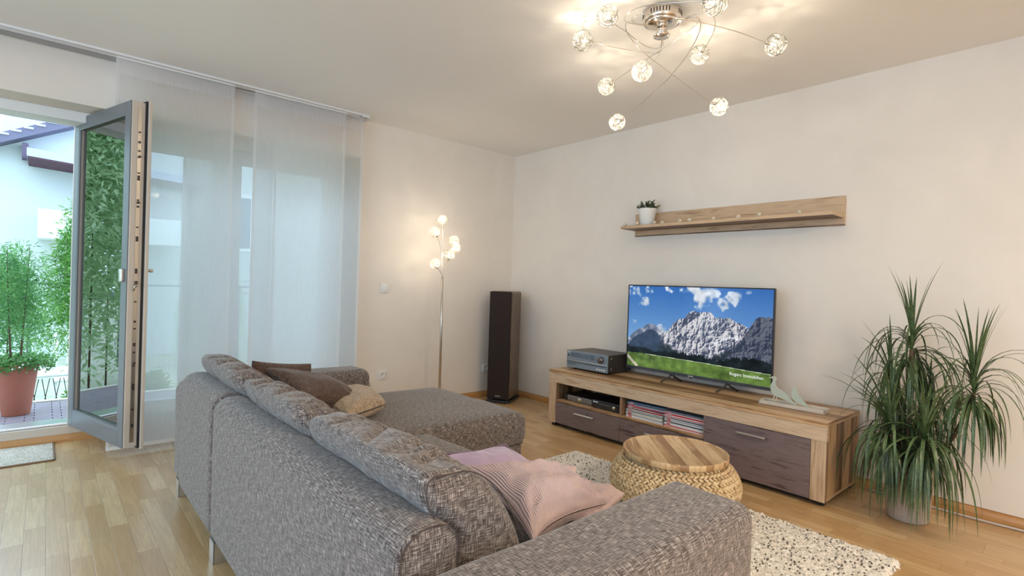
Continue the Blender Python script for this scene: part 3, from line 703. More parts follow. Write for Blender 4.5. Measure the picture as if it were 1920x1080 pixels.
# ---- magazines
paper = NT('magazine_paper_edge'); u_, v_, _z = paper.xyz(paper.uv())
paper = paper.done(paper.bsdf((*L(226, 222, 214), 1), .7))
COLS = {'white': L(228, 230, 232), 'red': L(206, 44, 48), 'pink': L(226, 96, 110), 'dark': L(42, 46, 56), 'green': L(74, 112, 84), 'grey': L(150, 156, 166), 'blue': L(92, 128, 160), 'cream': L(222, 206, 180)}
CM = {k: simple('glossy_%s_cover' % k, c, .3) for k, c in COLS.items()}
ORD = 'lowest second third fourth fifth sixth seventh eighth ninth tenth eleventh twelfth'.split()
MCNT = {}
def magazine(x, y, z, wx, dy, th, rot, spine, side, top=False):
    which = 'left' if side == 'l' else 'right'
    where = 'heap beside the black console' if side == 'l' else 'tidy heap against the dark flap door'
    k_ = MCNT.get((side, spine), 0); MCNT[(side, spine)] = k_+1
    pos = ('lowest' if k_ == 0 else ORD[k_]+' lowest')+' '
    t = thing('magazine', '%s%s-spined magazine in the %s' % (pos, spine, where), 'magazine', (x, y, z), rot, 'magazines in the %s' % where)
    b = MB(); b.box((-wx/2, -dy/2, 0), (wx/2, dy/2, th*.16)); b.box((-wx/2, -dy/2, th*.84), (wx/2, dy/2, th)); b.box((-wx/2, -dy/2-.0006, 0), (wx/2, -dy/2+.001, th)); b.build('cover', CM[spine], t, world=False)
    MB().box((-wx/2+.002, -dy/2+.0011, th*.17), (wx/2-.001, dy/2-.002, th*.83)).build('pages', paper, t, world=False)
    b = MB(); xa = -wx/2+.018; b.box((xa, -dy/2-.0012, th*.2), (xa+.03, -dy/2-.0005, th*.8)); b.build('title_block', CM['red' if spine in ('white', 'cream', 'grey') else 'white'], t, world=False)
z = .2217; seqL = ['white', 'white', 'white', 'grey', 'white', 'cream', 'white', 'green', 'white', 'dark', 'white', 'green', 'red', 'white', 'dark', 'pink', 'grey', 'white', 'blue', 'dark', 'grey', 'blue']
mL = .0
for i, c in enumerate(seqL):
    th = random.uniform(.0040, .0060)
    if z+th > .338: break
    magazine(2.055+random.uniform(-.006, .006)+(.01 if i > 12 else 0), -.40+random.uniform(-.008, .006), z, .30, .225, th, random.uniform(-.025, .025) + (.06 if i > 14 else 0), c, 'l', i == len(seqL)-1); z += th+.0003
z = .2217; seqR = ['white', 'red', 'white', 'white', 'white', 'dark', 'white', 'white', 'grey', 'white', 'dark', 'white', 'pink', 'white', 'pink', 'red', 'white', 'dark', 'grey', 'dark']
for i, c in enumerate(seqR):
    th = random.uniform(.0042, .0062)
    if z+th > .330: break
    magazine(2.372+random.uniform(-.003, .003), -.415+random.uniform(-.006, .004), z, .285, .21, th, random.uniform(-.01, .01), c, 'r', i == len(seqR)-1); z += th+.0003

# ---- AV receiver on the bench
t = thing('av_receiver', 'dark stereo receiver with a painted window sheen on the bench, left of the television', 'stereo receiver', (1.40, -.24, ZT))
rx0, rx1, ry0, ry1, rz0, rz1 = 1.195, 1.625, -.395, -.075, ZT+.014, ZT+.155
MB().box((rx0+.003, ry0+.012, rz0), (rx1-.003, ry1, rz1-.002)).build('case', M['black_metal'], t, bevel=.002)
MB().box((rx0, ry0, rz0), (rx1, ry0+.012, rz1)).build('front_panel', M['front_window_sheen'], t, bevel=.002)
MB().box((rx0+.045, ry0-.002, rz0+.088), (rx1-.125, ry0, rz1-.016)).build('display', M['display'], t)
MB().box((rx0+.004, ry0-.0025, rz0+.058), (rx1-.004, ry0-.0002, rz0+.064)).build('trim_strip', M['chrome'], t)
MB().box((rx0+.004, ry0-.002, rz0+.044), (rx1-.004, ry0-.0002, rz0+.049)).build('flap_gap', M['black_plastic'], t)
MB().lathe([(0, 0), (.027, 0), (.028, .004), (.025, .022), (.022, .025), (0, .025)], seg=36, M=Matrix.Translation((rx1-.062, ry0, rz0+.098)) @ Matrix.Rotation(PI/2, 4, 'X')).build('volume_knob', simple('graphite_knob', (.22, .20, .19), .25, .9), t)
for (x, z_, r_) in [(rx0+.03+i*.02, rz0+.03, .004) for i in range(4)]+[(rx1-.155, rz0+.09+i*.022, .005) for i in range(2)]+[(rx0+.022, rz0+.10, .008)]: MB().tube([(x, ry0, z_), (x, ry0-.004, z_)], r_, 12).build('button', M['black_plastic'], t)
b = MB(); b.box((rx0+.012, ry0-.001, rz1-.018), (rx0+.04, ry0-.0002, rz1-.012)); [b.box((rx1-.11+i*.024, ry0-.0012, rz0+.014), (rx1-.095+i*.024, ry0-.0002, rz0+.026)) for i in range(4)]; b.build('printed_marks', M['print_white'], t)
[MB().tube([(x, y, ZT+.0005), (x, y, rz0+.001)], .016, 14).build('foot', M['black_plastic'], t) for x in (rx0+.06, rx1-.06) for y in (ry0+.05, ry1-.05)]
b = MB(); [b.tube([(rx1-.004, y, z_), (rx1+.0015, y, z_)], .006, 8) for y in (ry0+.05,) for z_ in (rz0+.03, rz0+.11)]; b.build('screw', M['steel'], t)

# ================================================================ television
def np_noise(sx, sy, W_, H_, oct=5, seed=0):
    r = np.random.default_rng(seed); out = np.zeros((H_, W_)); amp = 1; tot = 0
    for o in range(oct):
        gx, gy = int(sx*2**o)+2, int(sy*2**o)+2; g = r.random((gy+1, gx+1)); xs = np.linspace(0, gx-1.001, W_); ys = np.linspace(0, gy-1.001, H_)
        xi = xs.astype(int); yi = ys.astype(int); fx = (xs-xi)**2*(3-2*(xs-xi)); fy = ((ys-yi)**2*(3-2*(ys-yi)))[:, None]
        a = g[np.ix_(yi, xi)]*(1-fx)+g[np.ix_(yi, xi+1)]*fx; b_ = g[np.ix_(yi+1, xi)]*(1-fx)+g[np.ix_(yi+1, xi+1)]*fx
        out += amp*(a*(1-fy)+b_*fy); tot += amp; amp *= .55
    return out/tot
def screen_picture(W_, H_):
    U, V = np.meshgrid((np.arange(W_)+.5)/W_, (np.arange(H_)+.5)/H_)     # V up
    c3 = lambda r, g, b_: np.array([r, g, b_])/255.
    f = np_noise(6, 4, W_, H_, 6, 1); fine = np_noise(26, 16, W_, H_, 4, 2); hor = np_noise(9, 30, W_, H_, 4, 5)
    sky = c3(150, 190, 226)*(1-V[..., None])+c3(50, 104, 176)*V[..., None]; sky = sky*1.0
    img = sky.copy()
    cl = np.zeros_like(U)
    for (cu, cv, ru, rv, s) in ((.08, .93, .10, .10, 1.), (.13, .84, .06, .07, .9), (.46, .97, .13, .06, 1), (.52, .88, .09, .12, 1.), (.60, .95, .07, .07, .9), (.70, .82, .035, .06, .9), (.76, .90, .05, .07, .9), (.07, .56, .08, .05, 1), (.04, .45, .09, .07, .7), (.23, .5, .09, .05, .8), (.30, .47, .04, .03, .5), (.86, .96, .03, .02, .5), (.59, .80, .03, .03, .4)):
        cl = np.maximum(cl, s*np.clip(.75-((U-cu)/ru)**2-((V-cv)/rv)**2+(f-.5)*5.5+(fine-.5)*3.4, 0, 1))
    shade = np.clip(.86+(fine-.5)*.4+(V-.8)*.1, .7, 1)
    img = img*(1-cl[..., None]*.95)+(c3(240, 244, 250)*shade[..., None])*cl[..., None]*.95
    def ridge(pts, rough, seed):
        xs, ys = zip(*pts); r = np.interp(U[0], xs, ys); n1 = np_noise(22, 1, W_, 2, 5, seed)[0]-.5; return r+n1*rough
    # rear left peak
    r1 = ridge([(0, .34), (.05, .42), (.11, .48), (.155, .545), (.20, .54), (.25, .50), (.30, .46), (.4, .40), (1, .3)], .04, 11)
    m1 = V < r1[None]; rock = np.clip(.35+(fine-.5)*2.6+(f-.5), 0, 1)
    d1 = (r1[None]-V); colr = c3(92, 104, 128)*(1-rock[..., None])+c3(206, 208, 214)*rock[..., None]
    colr = np.where((d1 > .10)[..., None], c3(66, 82, 108)*(.8+.4*fine[..., None]), colr); img = np.where(m1[..., None], colr, img)
    # main massif
    r2 = ridge([(0, .26), (.18, .36), (.27, .42), (.33, .50), (.37, .58), (.41, .63), (.45, .67), (.475, .71), (.505, .745), (.53, .73), (.575, .735), (.62, .725), (.65, .68), (.70, .672), (.76, .66), (.80, .645), (.85, .60), (.9, .5), (1, .4)], .045, 12)
    m2 = V < r2[None]
    warp = np.clip((np_noise(14, 9, W_, H_, 6, 21)-.5)*3.2+.5+(U-.55)*.35*0+(.5-np.abs(U-.5))*.1, 0, 1)
    diag = np_noise(30, 6, W_, H_, 4, 31); rk = np.clip(.15+warp*.75+(diag-.5)*1.3, 0, 1)
    hgt = sum(a_*(1-np.abs(np_noise(fx, fy, W_, H_, 2, sd_)*2-1))**2 for a_, fx, fy, sd_ in ((1., 5, 3, 41), (.55, 11, 6, 42), (.32, 24, 13, 43), (.18, 52, 28, 44), (.10, 100, 56, 45)))
    hgt = hgt+(U*.8+V*.4)*1.2; gy_, gx_ = np.gradient(hgt); rk = np.clip(.50+(gx_-1.2*.8/W_)*-17+(gy_-1.2*.4/H_)*9+(fine-.5)*.25, 0, 1); rk = np.clip((rk-.5)*1.0+.52, 0, 1)
    colr = c3(62, 70, 94)*(1-rk[..., None])+c3(212, 210, 214)*rk[..., None]
    # snow tongue
    tong = np.exp(-(((V-.435-(U-.74)*.75-(fine-.5)*.16)/.016)**2))*((U > .62)&(U < .80))*(f > .40); colr = colr*(1-tong[..., None])+c3(236, 240, 246)*tong[..., None]
    low = np.clip((.31+.10*np.sin(U*9)-V)/.07+(fine-.5)*2.4, 0, 1)*(V < .46); colr = colr*(1-low[..., None])+(c3(40, 50, 58)*(.6+.8*fine[..., None]))*low[..., None]
    img = np.where(m2[..., None], colr, img)
    lf = np.clip((.30-U)/.06+(f-.5), 0, 1)*(V < (r1-.07)[None])*(m1|m2); img = img*(1-lf[..., None])+c3(54, 70, 92)*(.75+.5*fine[..., None])*lf[..., None]
    # dark right peak
    r3 = ridge([(0, .0), (.72, .22), (.80, .40), (.845, .52), (.87, .60), (.90, .68), (.93, .715), (.955, .70), (.975, .715), (1, .705)], .03, 13)
    m3 = V < r3[None]; colr = c3(44, 54, 76)*(1-rk[..., None]*.75)+c3(150, 154, 168)*rk[..., None]*.6
    st_ = np.exp(-((V-.25-(U-.86)*.35)/.012)**2)*(U < .93)*(fine > .45); colr = colr*(1-st_[..., None])+c3(196, 200, 208)*st_[..., None]
    img = np.where(m3[..., None], colr, img)
    # forest
    r4 = ridge([(0, .235), (.25, .20), (.42, .22), (.5, .22), (.6, .20), (.7, .20), (.8, .24), (.9, .26), (1, .23)], .05, 14)
    spk = np_noise(160, 1, W_, 2, 1, 15)[0]*.03; m4 = V < (r4+spk)[None]; img = np.where(m4[..., None], c3(24, 34, 38)*(.45+1.1*fine[..., None]), img)
    # meadow
    r5 = np.interp(U[0], (0, .1, .35, .6, .85, 1), (.165, .168, .16, .152, .137, .130)); m5 = V < r5[None]
    gr = c3(98, 126, 62)*(.60+.7*fine[..., None]+.15*(hor[..., None]-.5)); img = np.where(m5[..., None], gr, img)
    edge = np.abs(V-r5[None]) < .003; img = np.where((edge&(U > .15))[..., None], c3(190, 206, 170), img)
    pth = (np.abs(V-.12+U*1.4) < .022)&(U < .09); img = np.where(pth[..., None], c3(196, 190, 170)*(.8+.3*fine[..., None]), img)
    return np.clip(img, 0, 1)
TX0, TX1, TZ0, TZ1, TY = 1.666, 2.803, .520, 1.180, -.205
t = thing('television', 'flat television showing a snowy mountain picture, standing on the bench', 'television', ((TX0+TX1)/2, TY, ZT))
MB().box((TX0+.002, TY+.002, TZ0+.002), (TX1-.002, TY+.022, TZ1-.002)).build('back_shell', M['black_plastic'], t, bevel=.003)
MB().rbox((TX0+.2, TY+.02, TZ0+.05), (TX1-.2, TY+.06, TZ0+.36), .012, .1, 3).build('rear_housing', M['black_plastic'], t)
bz = .009; bzb = .022; sx0, sx1, sz0, sz1 = TX0+bz, TX1-bz, TZ0+bzb, TZ1-bz
b = MB(); b.box((TX0, TY-.006, TZ0), (TX1, TY+.003, sz0)); bez = b.build('lower_bezel', simple('blue_grey_bezel', (.11, .125, .155), .25, .6), t, bevel=.0015)
b = MB(); b.box((TX0, TY-.006, sz1), (TX1, TY+.003, TZ1)); b.box((TX0, TY-.006, sz0), (sx0, TY+.003, sz1)); b.box((sx1, TY-.006, sz0), (TX1, TY+.003, sz1)); b.build('bezel', simple('slim_dark_bezel', (.045, .045, .055), .25, .5), t, bevel=.001)
W_, H_ = 400, 225
gx = np.linspace(sx0, sx1, W_+1); gz = np.linspace(sz0, sz1, H_+1); GX, GZ = np.meshgrid(gx, gz)
V = np.stack([GX.ravel(), np.full(GX.size, TY-.0025), GZ.ravel()], 1)
F = [(j*(W_+1)+i, j*(W_+1)+i+1, (j+1)*(W_+1)+i+1, (j+1)*(W_+1)+i) for j in range(H_) for i in range(W_)]
n = NT('lit_screen'); at = n.node('Attribute', attribute_name='picture'); em = n.node('Emission'); n.put(em.inputs[0], at.outputs['Color']); em.inputs[1].default_value = .95
gl = n.node('BsdfGlossy'); gl.inputs['Roughness'].default_value = .12; n.put(gl.inputs[0], (.025, .025, .028)); ad = n.node('AddShader'); n.t.links.new(em.outputs[0], ad.inputs[0]); n.t.links.new(gl.outputs[0], ad.inputs[1])
scr = MB().add(V, F, False).build('screen', n.done(ad.outputs[0]), t, uv=False)
pic = screen_picture(W_, H_); lin = np.where(pic <= .04045, pic/12.92, ((pic+.055)/1.055)**2.4)
ca = scr.data.color_attributes.new('picture', 'FLOAT_COLOR', 'CORNER')
cols = np.repeat(np.concatenate([lin.reshape(-1, 3), np.ones((W_*H_, 1))], 1), 4, axis=0)
# face order is kept by from_pydata
ca.data.foreach_set('color', cols.astype(np.float32).ravel())
text_on('Rogers Immobilien', .030, t, mat_emit('white_screen_lettering', (.9, .93, .9), .95), Matrix.Translation((sx1-.275, TY-.0032, sz0+.042)) @ FRONT, 'screen_lettering', .0002)
text_on('SONY', .016, t, M['print_white'], Matrix.Translation(((TX0+TX1)/2-.022, TY-.0064, TZ0+.005)) @ FRONT, 'bezel_lettering', .0003)
MB().box(((TX0+TX1)/2-.008, TY-.007, TZ0-.005), ((TX0+TX1)/2+.008, TY+.001, TZ0+.001)).build('status_light', M['black_plastic'], t)
for xc in (2.075, 2.505):
    b = MB()
    for sgn in (-1, 1): b.tube([(xc, TY+.008, TZ0+.008), (xc+sgn*.012, TY+.008+sgn*.01, TZ0-.018), (xc+sgn*.034, TY+sgn*.085, ZT+.006)], [.008, .0075, .006], 8)
    b.build('stand_foot', simple('dark_bronze_foot', (.06, .055, .05), .3, .8), t)
# ================================================================ birds on tray
t = thing('bird_tray', 'whitewashed rectangular wooden tray holding two glass birds on the bench', 'tray', (2.97, -.30, ZT), math.radians(3))
l, w2 = .185, .055
b = MB(); b.box((-l, -w2, .0005), (l, w2, .006))
for (x0, y0, x1, y1) in ((-l, -w2, l, -w2+.008), (-l, w2-.008, l, w2), (-l, -w2, -l+.008, w2), (l-.008, -w2, l, w2)): b.box((x0, y0, .006), (x1, y1, .022))
b.build('tray_body', M['tray_white'], t, world=False, bevel=.001)
def bird(loc, rz, body, beak, label, legs, thick=.014):
    t = thing('glass_bird', label, 'bird ornament', loc, rz)
    n_ = len(body); V = []
    for (s, k) in ((-1, .55), (-1, 1), (1, 1), (1, .55)):
        cx = sum(p[0] for p in body)/n_; cz = sum(p[1] for p in body)/n_
        for (x, z) in body: V.append((x if abs(k) == 1 else cx+(x-cx)*1.0, s*thick*(.5 if k == 1 else .5), z))
    b = MB(); b.prism([(x, z) for x, z in body], 'y', -thick/2, thick/2, True); b.build('body', M['frosted'], t, world=False, bevel=.003, angle=.6)
    b = MB(); b.tube(beak, [.0045, .004, .002][:len(beak)], 8); b.build('beak', M['tray_white'], t, world=False)
    for (x, z) in legs: b = MB(); b.tube([(x, 0, z), (x-.012, 0, .0065)], .0032, 8); b.build('leg', M['tray_white'], t, world=False)
# outline lies in the local xz plane, beak towards -x
def smooth(P): return [(p.x, p.z) for p in catmull([(x, 0, z) for x, z in P], 5)]
gb = smooth([(-.012, .150), (-.022, .158), (-.020, .168), (-.008, .172), (.004, .166), (.006, .152), (.000, .134), (.004, .112), (.020, .096), (.045, .086), (.075, .060), (.112, .024), (.118, .016), (.105, .018), (.068, .034), (.034, .044), (.006, .050), (-.014, .066), (-.026, .092), (-.026, .116), (-.016, .138), (-.012, .150)])[:-1]
bird((2.875, -.335, ZT+.006), math.radians(3), gb, [(-.010, 0, .164), (-.026, 0, .160), (-.040, 0, .156)], 'taller frosted glass bird stretching its neck, nearest the television', [(-.004, .052), (.012, .048)])
g2 = smooth([(-.014, .098), (-.016, .108), (-.008, .116), (.004, .116), (.012, .108), (.014, .096), (.020, .080), (.036, .062), (.060, .036), (.082, .010), (.084, .004), (.074, .008), (.044, .026), (.018, .034), (-.002, .042), (-.014, .058), (-.018, .076), (-.014, .098)])[:-1]
bird((2.985, -.325, ZT+.006), math.radians(3), g2, [(-.008, 0, .110), (-.020, 0, .110), (-.028, 0, .108)], 'smaller squat frosted glass bird at the right of the tray', [(.006, .038), (.014, .036)])

# ================================================================ wall shelf
t = thing('wall_shelf', 'walnut-look floating shelf mounted on the wall above the television', 'shelf', (2.35, 0, 1.59))
MB().box((1.572, -.020, 1.583), (3.123, -.0005, 1.766)).build('back_board', M['nut_shelf'], t, bevel=.001)
MB().box((1.572, -.215, 1.628), (3.118, -.0205, 1.650)).build('shelf_board', M['nut_shelf'], t, bevel=.001)
sl = thing('ball_light_string', 'string of small cream cotton balls lying along the wall shelf', 'light string', (2.35, -.12, 1.65))
pts = []
xs = [1.60, 1.715, 1.85, 1.90, 2.035, 2.15, 2.32, 2.49, 2.66, 2.90]
bm_ = simple('cream_cotton_ball', L(214, 202, 178), .8, bump=.4, bs=90)
for i, x in enumerate(xs):
    y = -.125+.035*math.sin(i*2.1) if i > 1 else -.195; r = .016 if i not in (7, 4) else .019; P_ = (x, y, 1.6505+r); pts.append((x, y, 1.6505+.004))
    me = MB().lathe([(0, -r)]+[(r*math.cos(a)*(1+.04*math.sin(9*a)), r*math.sin(a)) for a in np.linspace(-PI/2+.2, PI/2-.2, 9)]+[(0, r)], c=P_, seg=16); me.build('cotton_ball', bm_, sl)
MB().tube(catmull(pts, 8), .0012, 5).build('wire', simple('clear_lead_wire', (.5, .45, .38), .5), sl)

# ---- little jade plant
t = thing('potted_jade_plant', 'small jade plant in a white ribbed pot at the left of the shelf', 'plant', (1.752, -.115, 1.6505))
MB().lathe([(0, 0), (.048, 0), (.050, .004), (.069, .122), (.071, .128), (.071, .138), (.066, .138), (.063, .125), (.0, .122)], seg=72, fn=lambda a, z_: 1+.012*math.cos(24*a)*(.006 < z_ < .12)).build('pot', simple('white_ceramic', (.82, .80, .76), .4), t, world=False)
MB().lathe([(0, .124), (.063, .124)], seg=24).build('soil', M['soil'], t, world=False)
def leaf_quads(P, D, N, ln, wd, bend=0.0, fold=.0):
    """P base points, D directions, N normals -> small pointed leaves, 2 quads each"""
    P = np.asarray(P); D = D/np.linalg.norm(D, axis=1, keepdims=True); S = np.cross(D, N); S /= np.maximum(np.linalg.norm(S, axis=1, keepdims=True), 1e-6); Nn = np.cross(S, D)
    ln = np.reshape(ln, (-1, 1))*np.ones((len(P), 1)); wd = np.reshape(wd, (-1, 1))*np.ones((len(P), 1))
    m1 = P+D*ln*.5-Nn*bend*ln*.25
    V = np.stack([P, m1-S*wd/2, P+D*ln-Nn*bend*ln, m1+S*wd/2], 1).reshape(-1, 3)
    return V, [(4*i, 4*i+1, 4*i+2, 4*i+3) for i in range(len(P))]
def rand_dirs(n, up=0): d_ = RNG.normal(size=(n, 3)); d_[:, 2] += up; return d_/np.linalg.norm(d_, axis=1, keepdims=True)
b = MB(); bs = MB()
for k in range(20):
    a = k*2.4; el = random.uniform(.55, 1.35); Ls = random.uniform(.06, .105); c0 = Vector((.02*math.cos(a), .02*math.sin(a), .122)); dd = Vector((math.cos(a)*math.cos(el), math.sin(a)*math.cos(el), math.sin(el))); tip = c0+dd*Ls+Vector((0, 0, -.03*math.cos(el)))
    bs.tube([c0, c0+dd*Ls*.5, tip], [.003, .0025, .0015], 5)
    for q in range(8):
        s_ = .35+.65*q/8; p = c0+(tip-c0)*s_; ld = (dd*.4+Vector((random.uniform(-1, 1), random.uniform(-1, 1), random.uniform(-.3, .9)))).normalized()
        Mx = Matrix.Translation(p+ld*.009) @ ld.to_track_quat('X', 'Z').to_matrix().to_4x4() @ Matrix.Diagonal((.0115, .0065, .0035, 1)); b.add(xf(Mx, sph[:, [2, 0, 1]]), sF)
b.build('foliage', mat_leaf('jade_leaf', L(46, 62, 40), L(88, 104, 66), .35, .05), t, world=False); bs.build('stem', M['bark'], t, world=False)

# ================================================================ tower speaker
n = NT('dark_wenge_veneer'); u, v, _ = n.xyz(n.uv())
g = n.noise(n.comb(n.math('MULTIPLY', u, 90), n.math('MULTIPLY', v, 5)), 1, 4); M['wenge'] = n.done(n.bsdf(n.ramp(g, [(.35, L(66, 53, 44)), (.65, L(128, 108, 90))]), .34, 0))
n = NT('speaker_cloth'); g = n.noise(n.obj(), 420, 2); M['cloth'] = n.done(n.bsdf(n.ramp(g, [(.4, L(22, 14, 13)), (.6, L(52, 38, 34))]), .9))
sp = thing('tower_speaker', 'dark brown tower speaker with cloth front standing in the room corner', 'speaker', (.245, -.275, 0), math.atan2(-.86, .52)+PI/2)
# local: front faces -y
MB().rbox((-.112, -.155, .035), (.112, .165, 1.082), .022, .3, 5).build('cabinet', M['wenge'], sp, world=False)
MB().rbox((-.110, -.172, .040), (.110, -.150, 1.078), .0105, .3, 3).build('front_cloth', M['cloth'], sp, world=False)
MB().box((-.118, -.170, .008), (.118, .175, .030)).build('plinth', M['black_plastic'], sp, world=False, bevel=.002)
[MB().tube([(x, y, .0005), (x, y, .009)], .012, 10).build('foot', M['steel'], sp, world=False) for x in (-.10, .10) for y in (-.15, .155)]; [MB().tube([(x, y, .028), (x, y, .037)], .014, 10).build('spacer', M['steel'], sp, world=False) for x in (-.08, .08) for y in (-.12, .13)]
b = MB(); b.tube(catmull([(-.024, -.1732, .070), (-.018, -.1732, .077), (-.012, -.1732, .069), (-.004, -.1732, .075), (.006, -.1732, .069), (.016, -.1732, .074), (.026, -.1732, .070)], 4), .0018, 6); b.build('badge', M['print_white'], sp, world=False)

# ================================================================ lamps
BULB = mat_emit('halogen_capsule', (1, .86, .66), 9)
n = NT('glowing_wire'); e_ = n.node('Emission'); n.put(e_.inputs[0], (1, .9, .74)); e_.inputs[1].default_value = .0
WIRE = n.done(n.bsdf((.34, .34, .31, 1), .35, .7))
def wire_ball_mb(R, loops, seg=26, rad=.0007, seed=1):
    rs = np.random.default_rng(seed); b = MB()
    for k in range(loops):
        ax = rs.normal(size=3); ax /= np.linalg.norm(ax); ax = Vector(ax); p = ax.orthogonal().normalized(); q = ax.cross(p); off = rs.uniform(-.75, .75); w1, w2 = rs.uniform(-.16, .16, 2); ph = rs.uniform(0, 6.28)
        pts = []
        for i in range(seg+1):
            a = 2*PI*i/seg; d_ = (p*math.cos(a)+q*math.sin(a))*math.sqrt(1-off*off)+ax*(off+w1*math.sin(3*a+ph)+w2*math.sin(5*a)); d_.normalize(); pts.append(d_*R*(1+.02*math.sin(7*a+ph)))
        b.tube(pts, rad, 3, False)
    return b
BALL = wire_ball_mb(.0465, 36).build('wire_ball', WIRE, uv=False); BALL_ME = BALL.data; bpy.data.objects.remove(BALL)
GLS = NT('pressed_glass_shell'); _a = GLS.node('BsdfTransparent'); _b = GLS.node('BsdfDiffuse'); GLS.put(_b.inputs[0], (.95, .93, .85)); _m = GLS.node('MixShader')
_v = GLS.voronoi(GLS.obj(), 150); GLS.put(_m.inputs[0], GLS.math('MULTIPLY', GLS.math('GREATER_THAN', _v, .40), .35)); GLS.t.links.new(_a.outputs[0], _m.inputs[1]); GLS.t.links.new(_b.outputs[0], _m.inputs[2]); GLS = GLS.done(_m.outputs[0])
def globe(root, pos, d, watts, R=.0465, col=(1, .84, .64)):
    """wire globe whose lamp holder enters from direction d (pointing outward from the arm)"""
    pos = Vector(pos); d = Vector(d).normalized(); o = bpy.data.objects.new('wire_globe', BALL_ME); COL.objects.link(o); o.parent = root
    Mi = root_matrix(root).inverted(); o.matrix_basis = Mi @ (Matrix.Translation(pos) @ Matrix.Rotation(random.uniform(0, 6), 4, 'Z') @ Matrix.Scale(R/.0465, 4))
    b = MB(); Mx = Matrix.Translation(pos) @ d.to_track_quat('Z', 'Y').to_matrix().to_4x4()
    b.lathe([(.004, -R*1.12), (.009, -R*1.10), (.0095, -R*.62), (.006, -R*.55), (0, -R*.55)], seg=12, M=Mx); b.build('lamp_holder', M['chrome'], root)
    b = MB(); b.lathe([(0, -R*.55), (.0045, -R*.5), (.0045, -R*.05), (0, R*.05)], seg=10, M=Mx); b.build('bulb', BULB, root)
    l = bpy.data.lights.new('globe_light', 'POINT'); l.energy = watts; l.color = col; l.shadow_soft_size = .006
    lo = bpy.data.objects.new('globe_light', l); COL.objects.link(lo); lo.parent = root; lo.matrix_basis = Mi @ Matrix.Translation(pos+d*R*.22)
CH_W, FL_W = 1.9, 1.2
ch = thing('ceiling_lamp', 'chrome ceiling lamp with nine wire globes on curling arms', 'ceiling lamp', (2.747, -1.485, 2.5))
MB().lathe([(0, -.052), (.088, -.052), (.092, -.046), (.092, -.004), (.089, 0)], seg=64, c=(2.747, -1.485, 2.4995)).build('ceiling_canopy', M['chrome'], ch)
b = MB()
for k in range(40):
    a = 2*PI*k/40
    if k % 10 > 6: continue
    Mx = Matrix.Translation((2.747, -1.485, 2.4995)) @ Matrix.Rotation(a, 4, 'Z'); b.box((.0915, -.0025, -.036), (.0930, .0025, -.014), M=Mx)
b.build('vent_slot', M['black_plastic'], ch)
MB().lathe([(0, -.075), (.028, -.075), (.050, -.068), (.072, -.060), (.080, -.054), (.076, -.050), (0, -.050)], seg=48, c=(2.747, -1.485, 2.4995)).build('hub_bowl', M['chrome'], ch)
MB().lathe([(0, -.108), (.024, -.108), (.026, -.10), (.026, -.074), (0, -.074)], seg=32, c=(2.747, -1.485, 2.4995)).build('stem', M['chrome'], ch)
MB().lathe([(0, -.122), (.038, -.120), (.040, -.114), (.036, -.108), (0, -.107)], seg=40, c=(2.747, -1.485, 2.4995)).build('finial_disc', M['chrome'], ch)
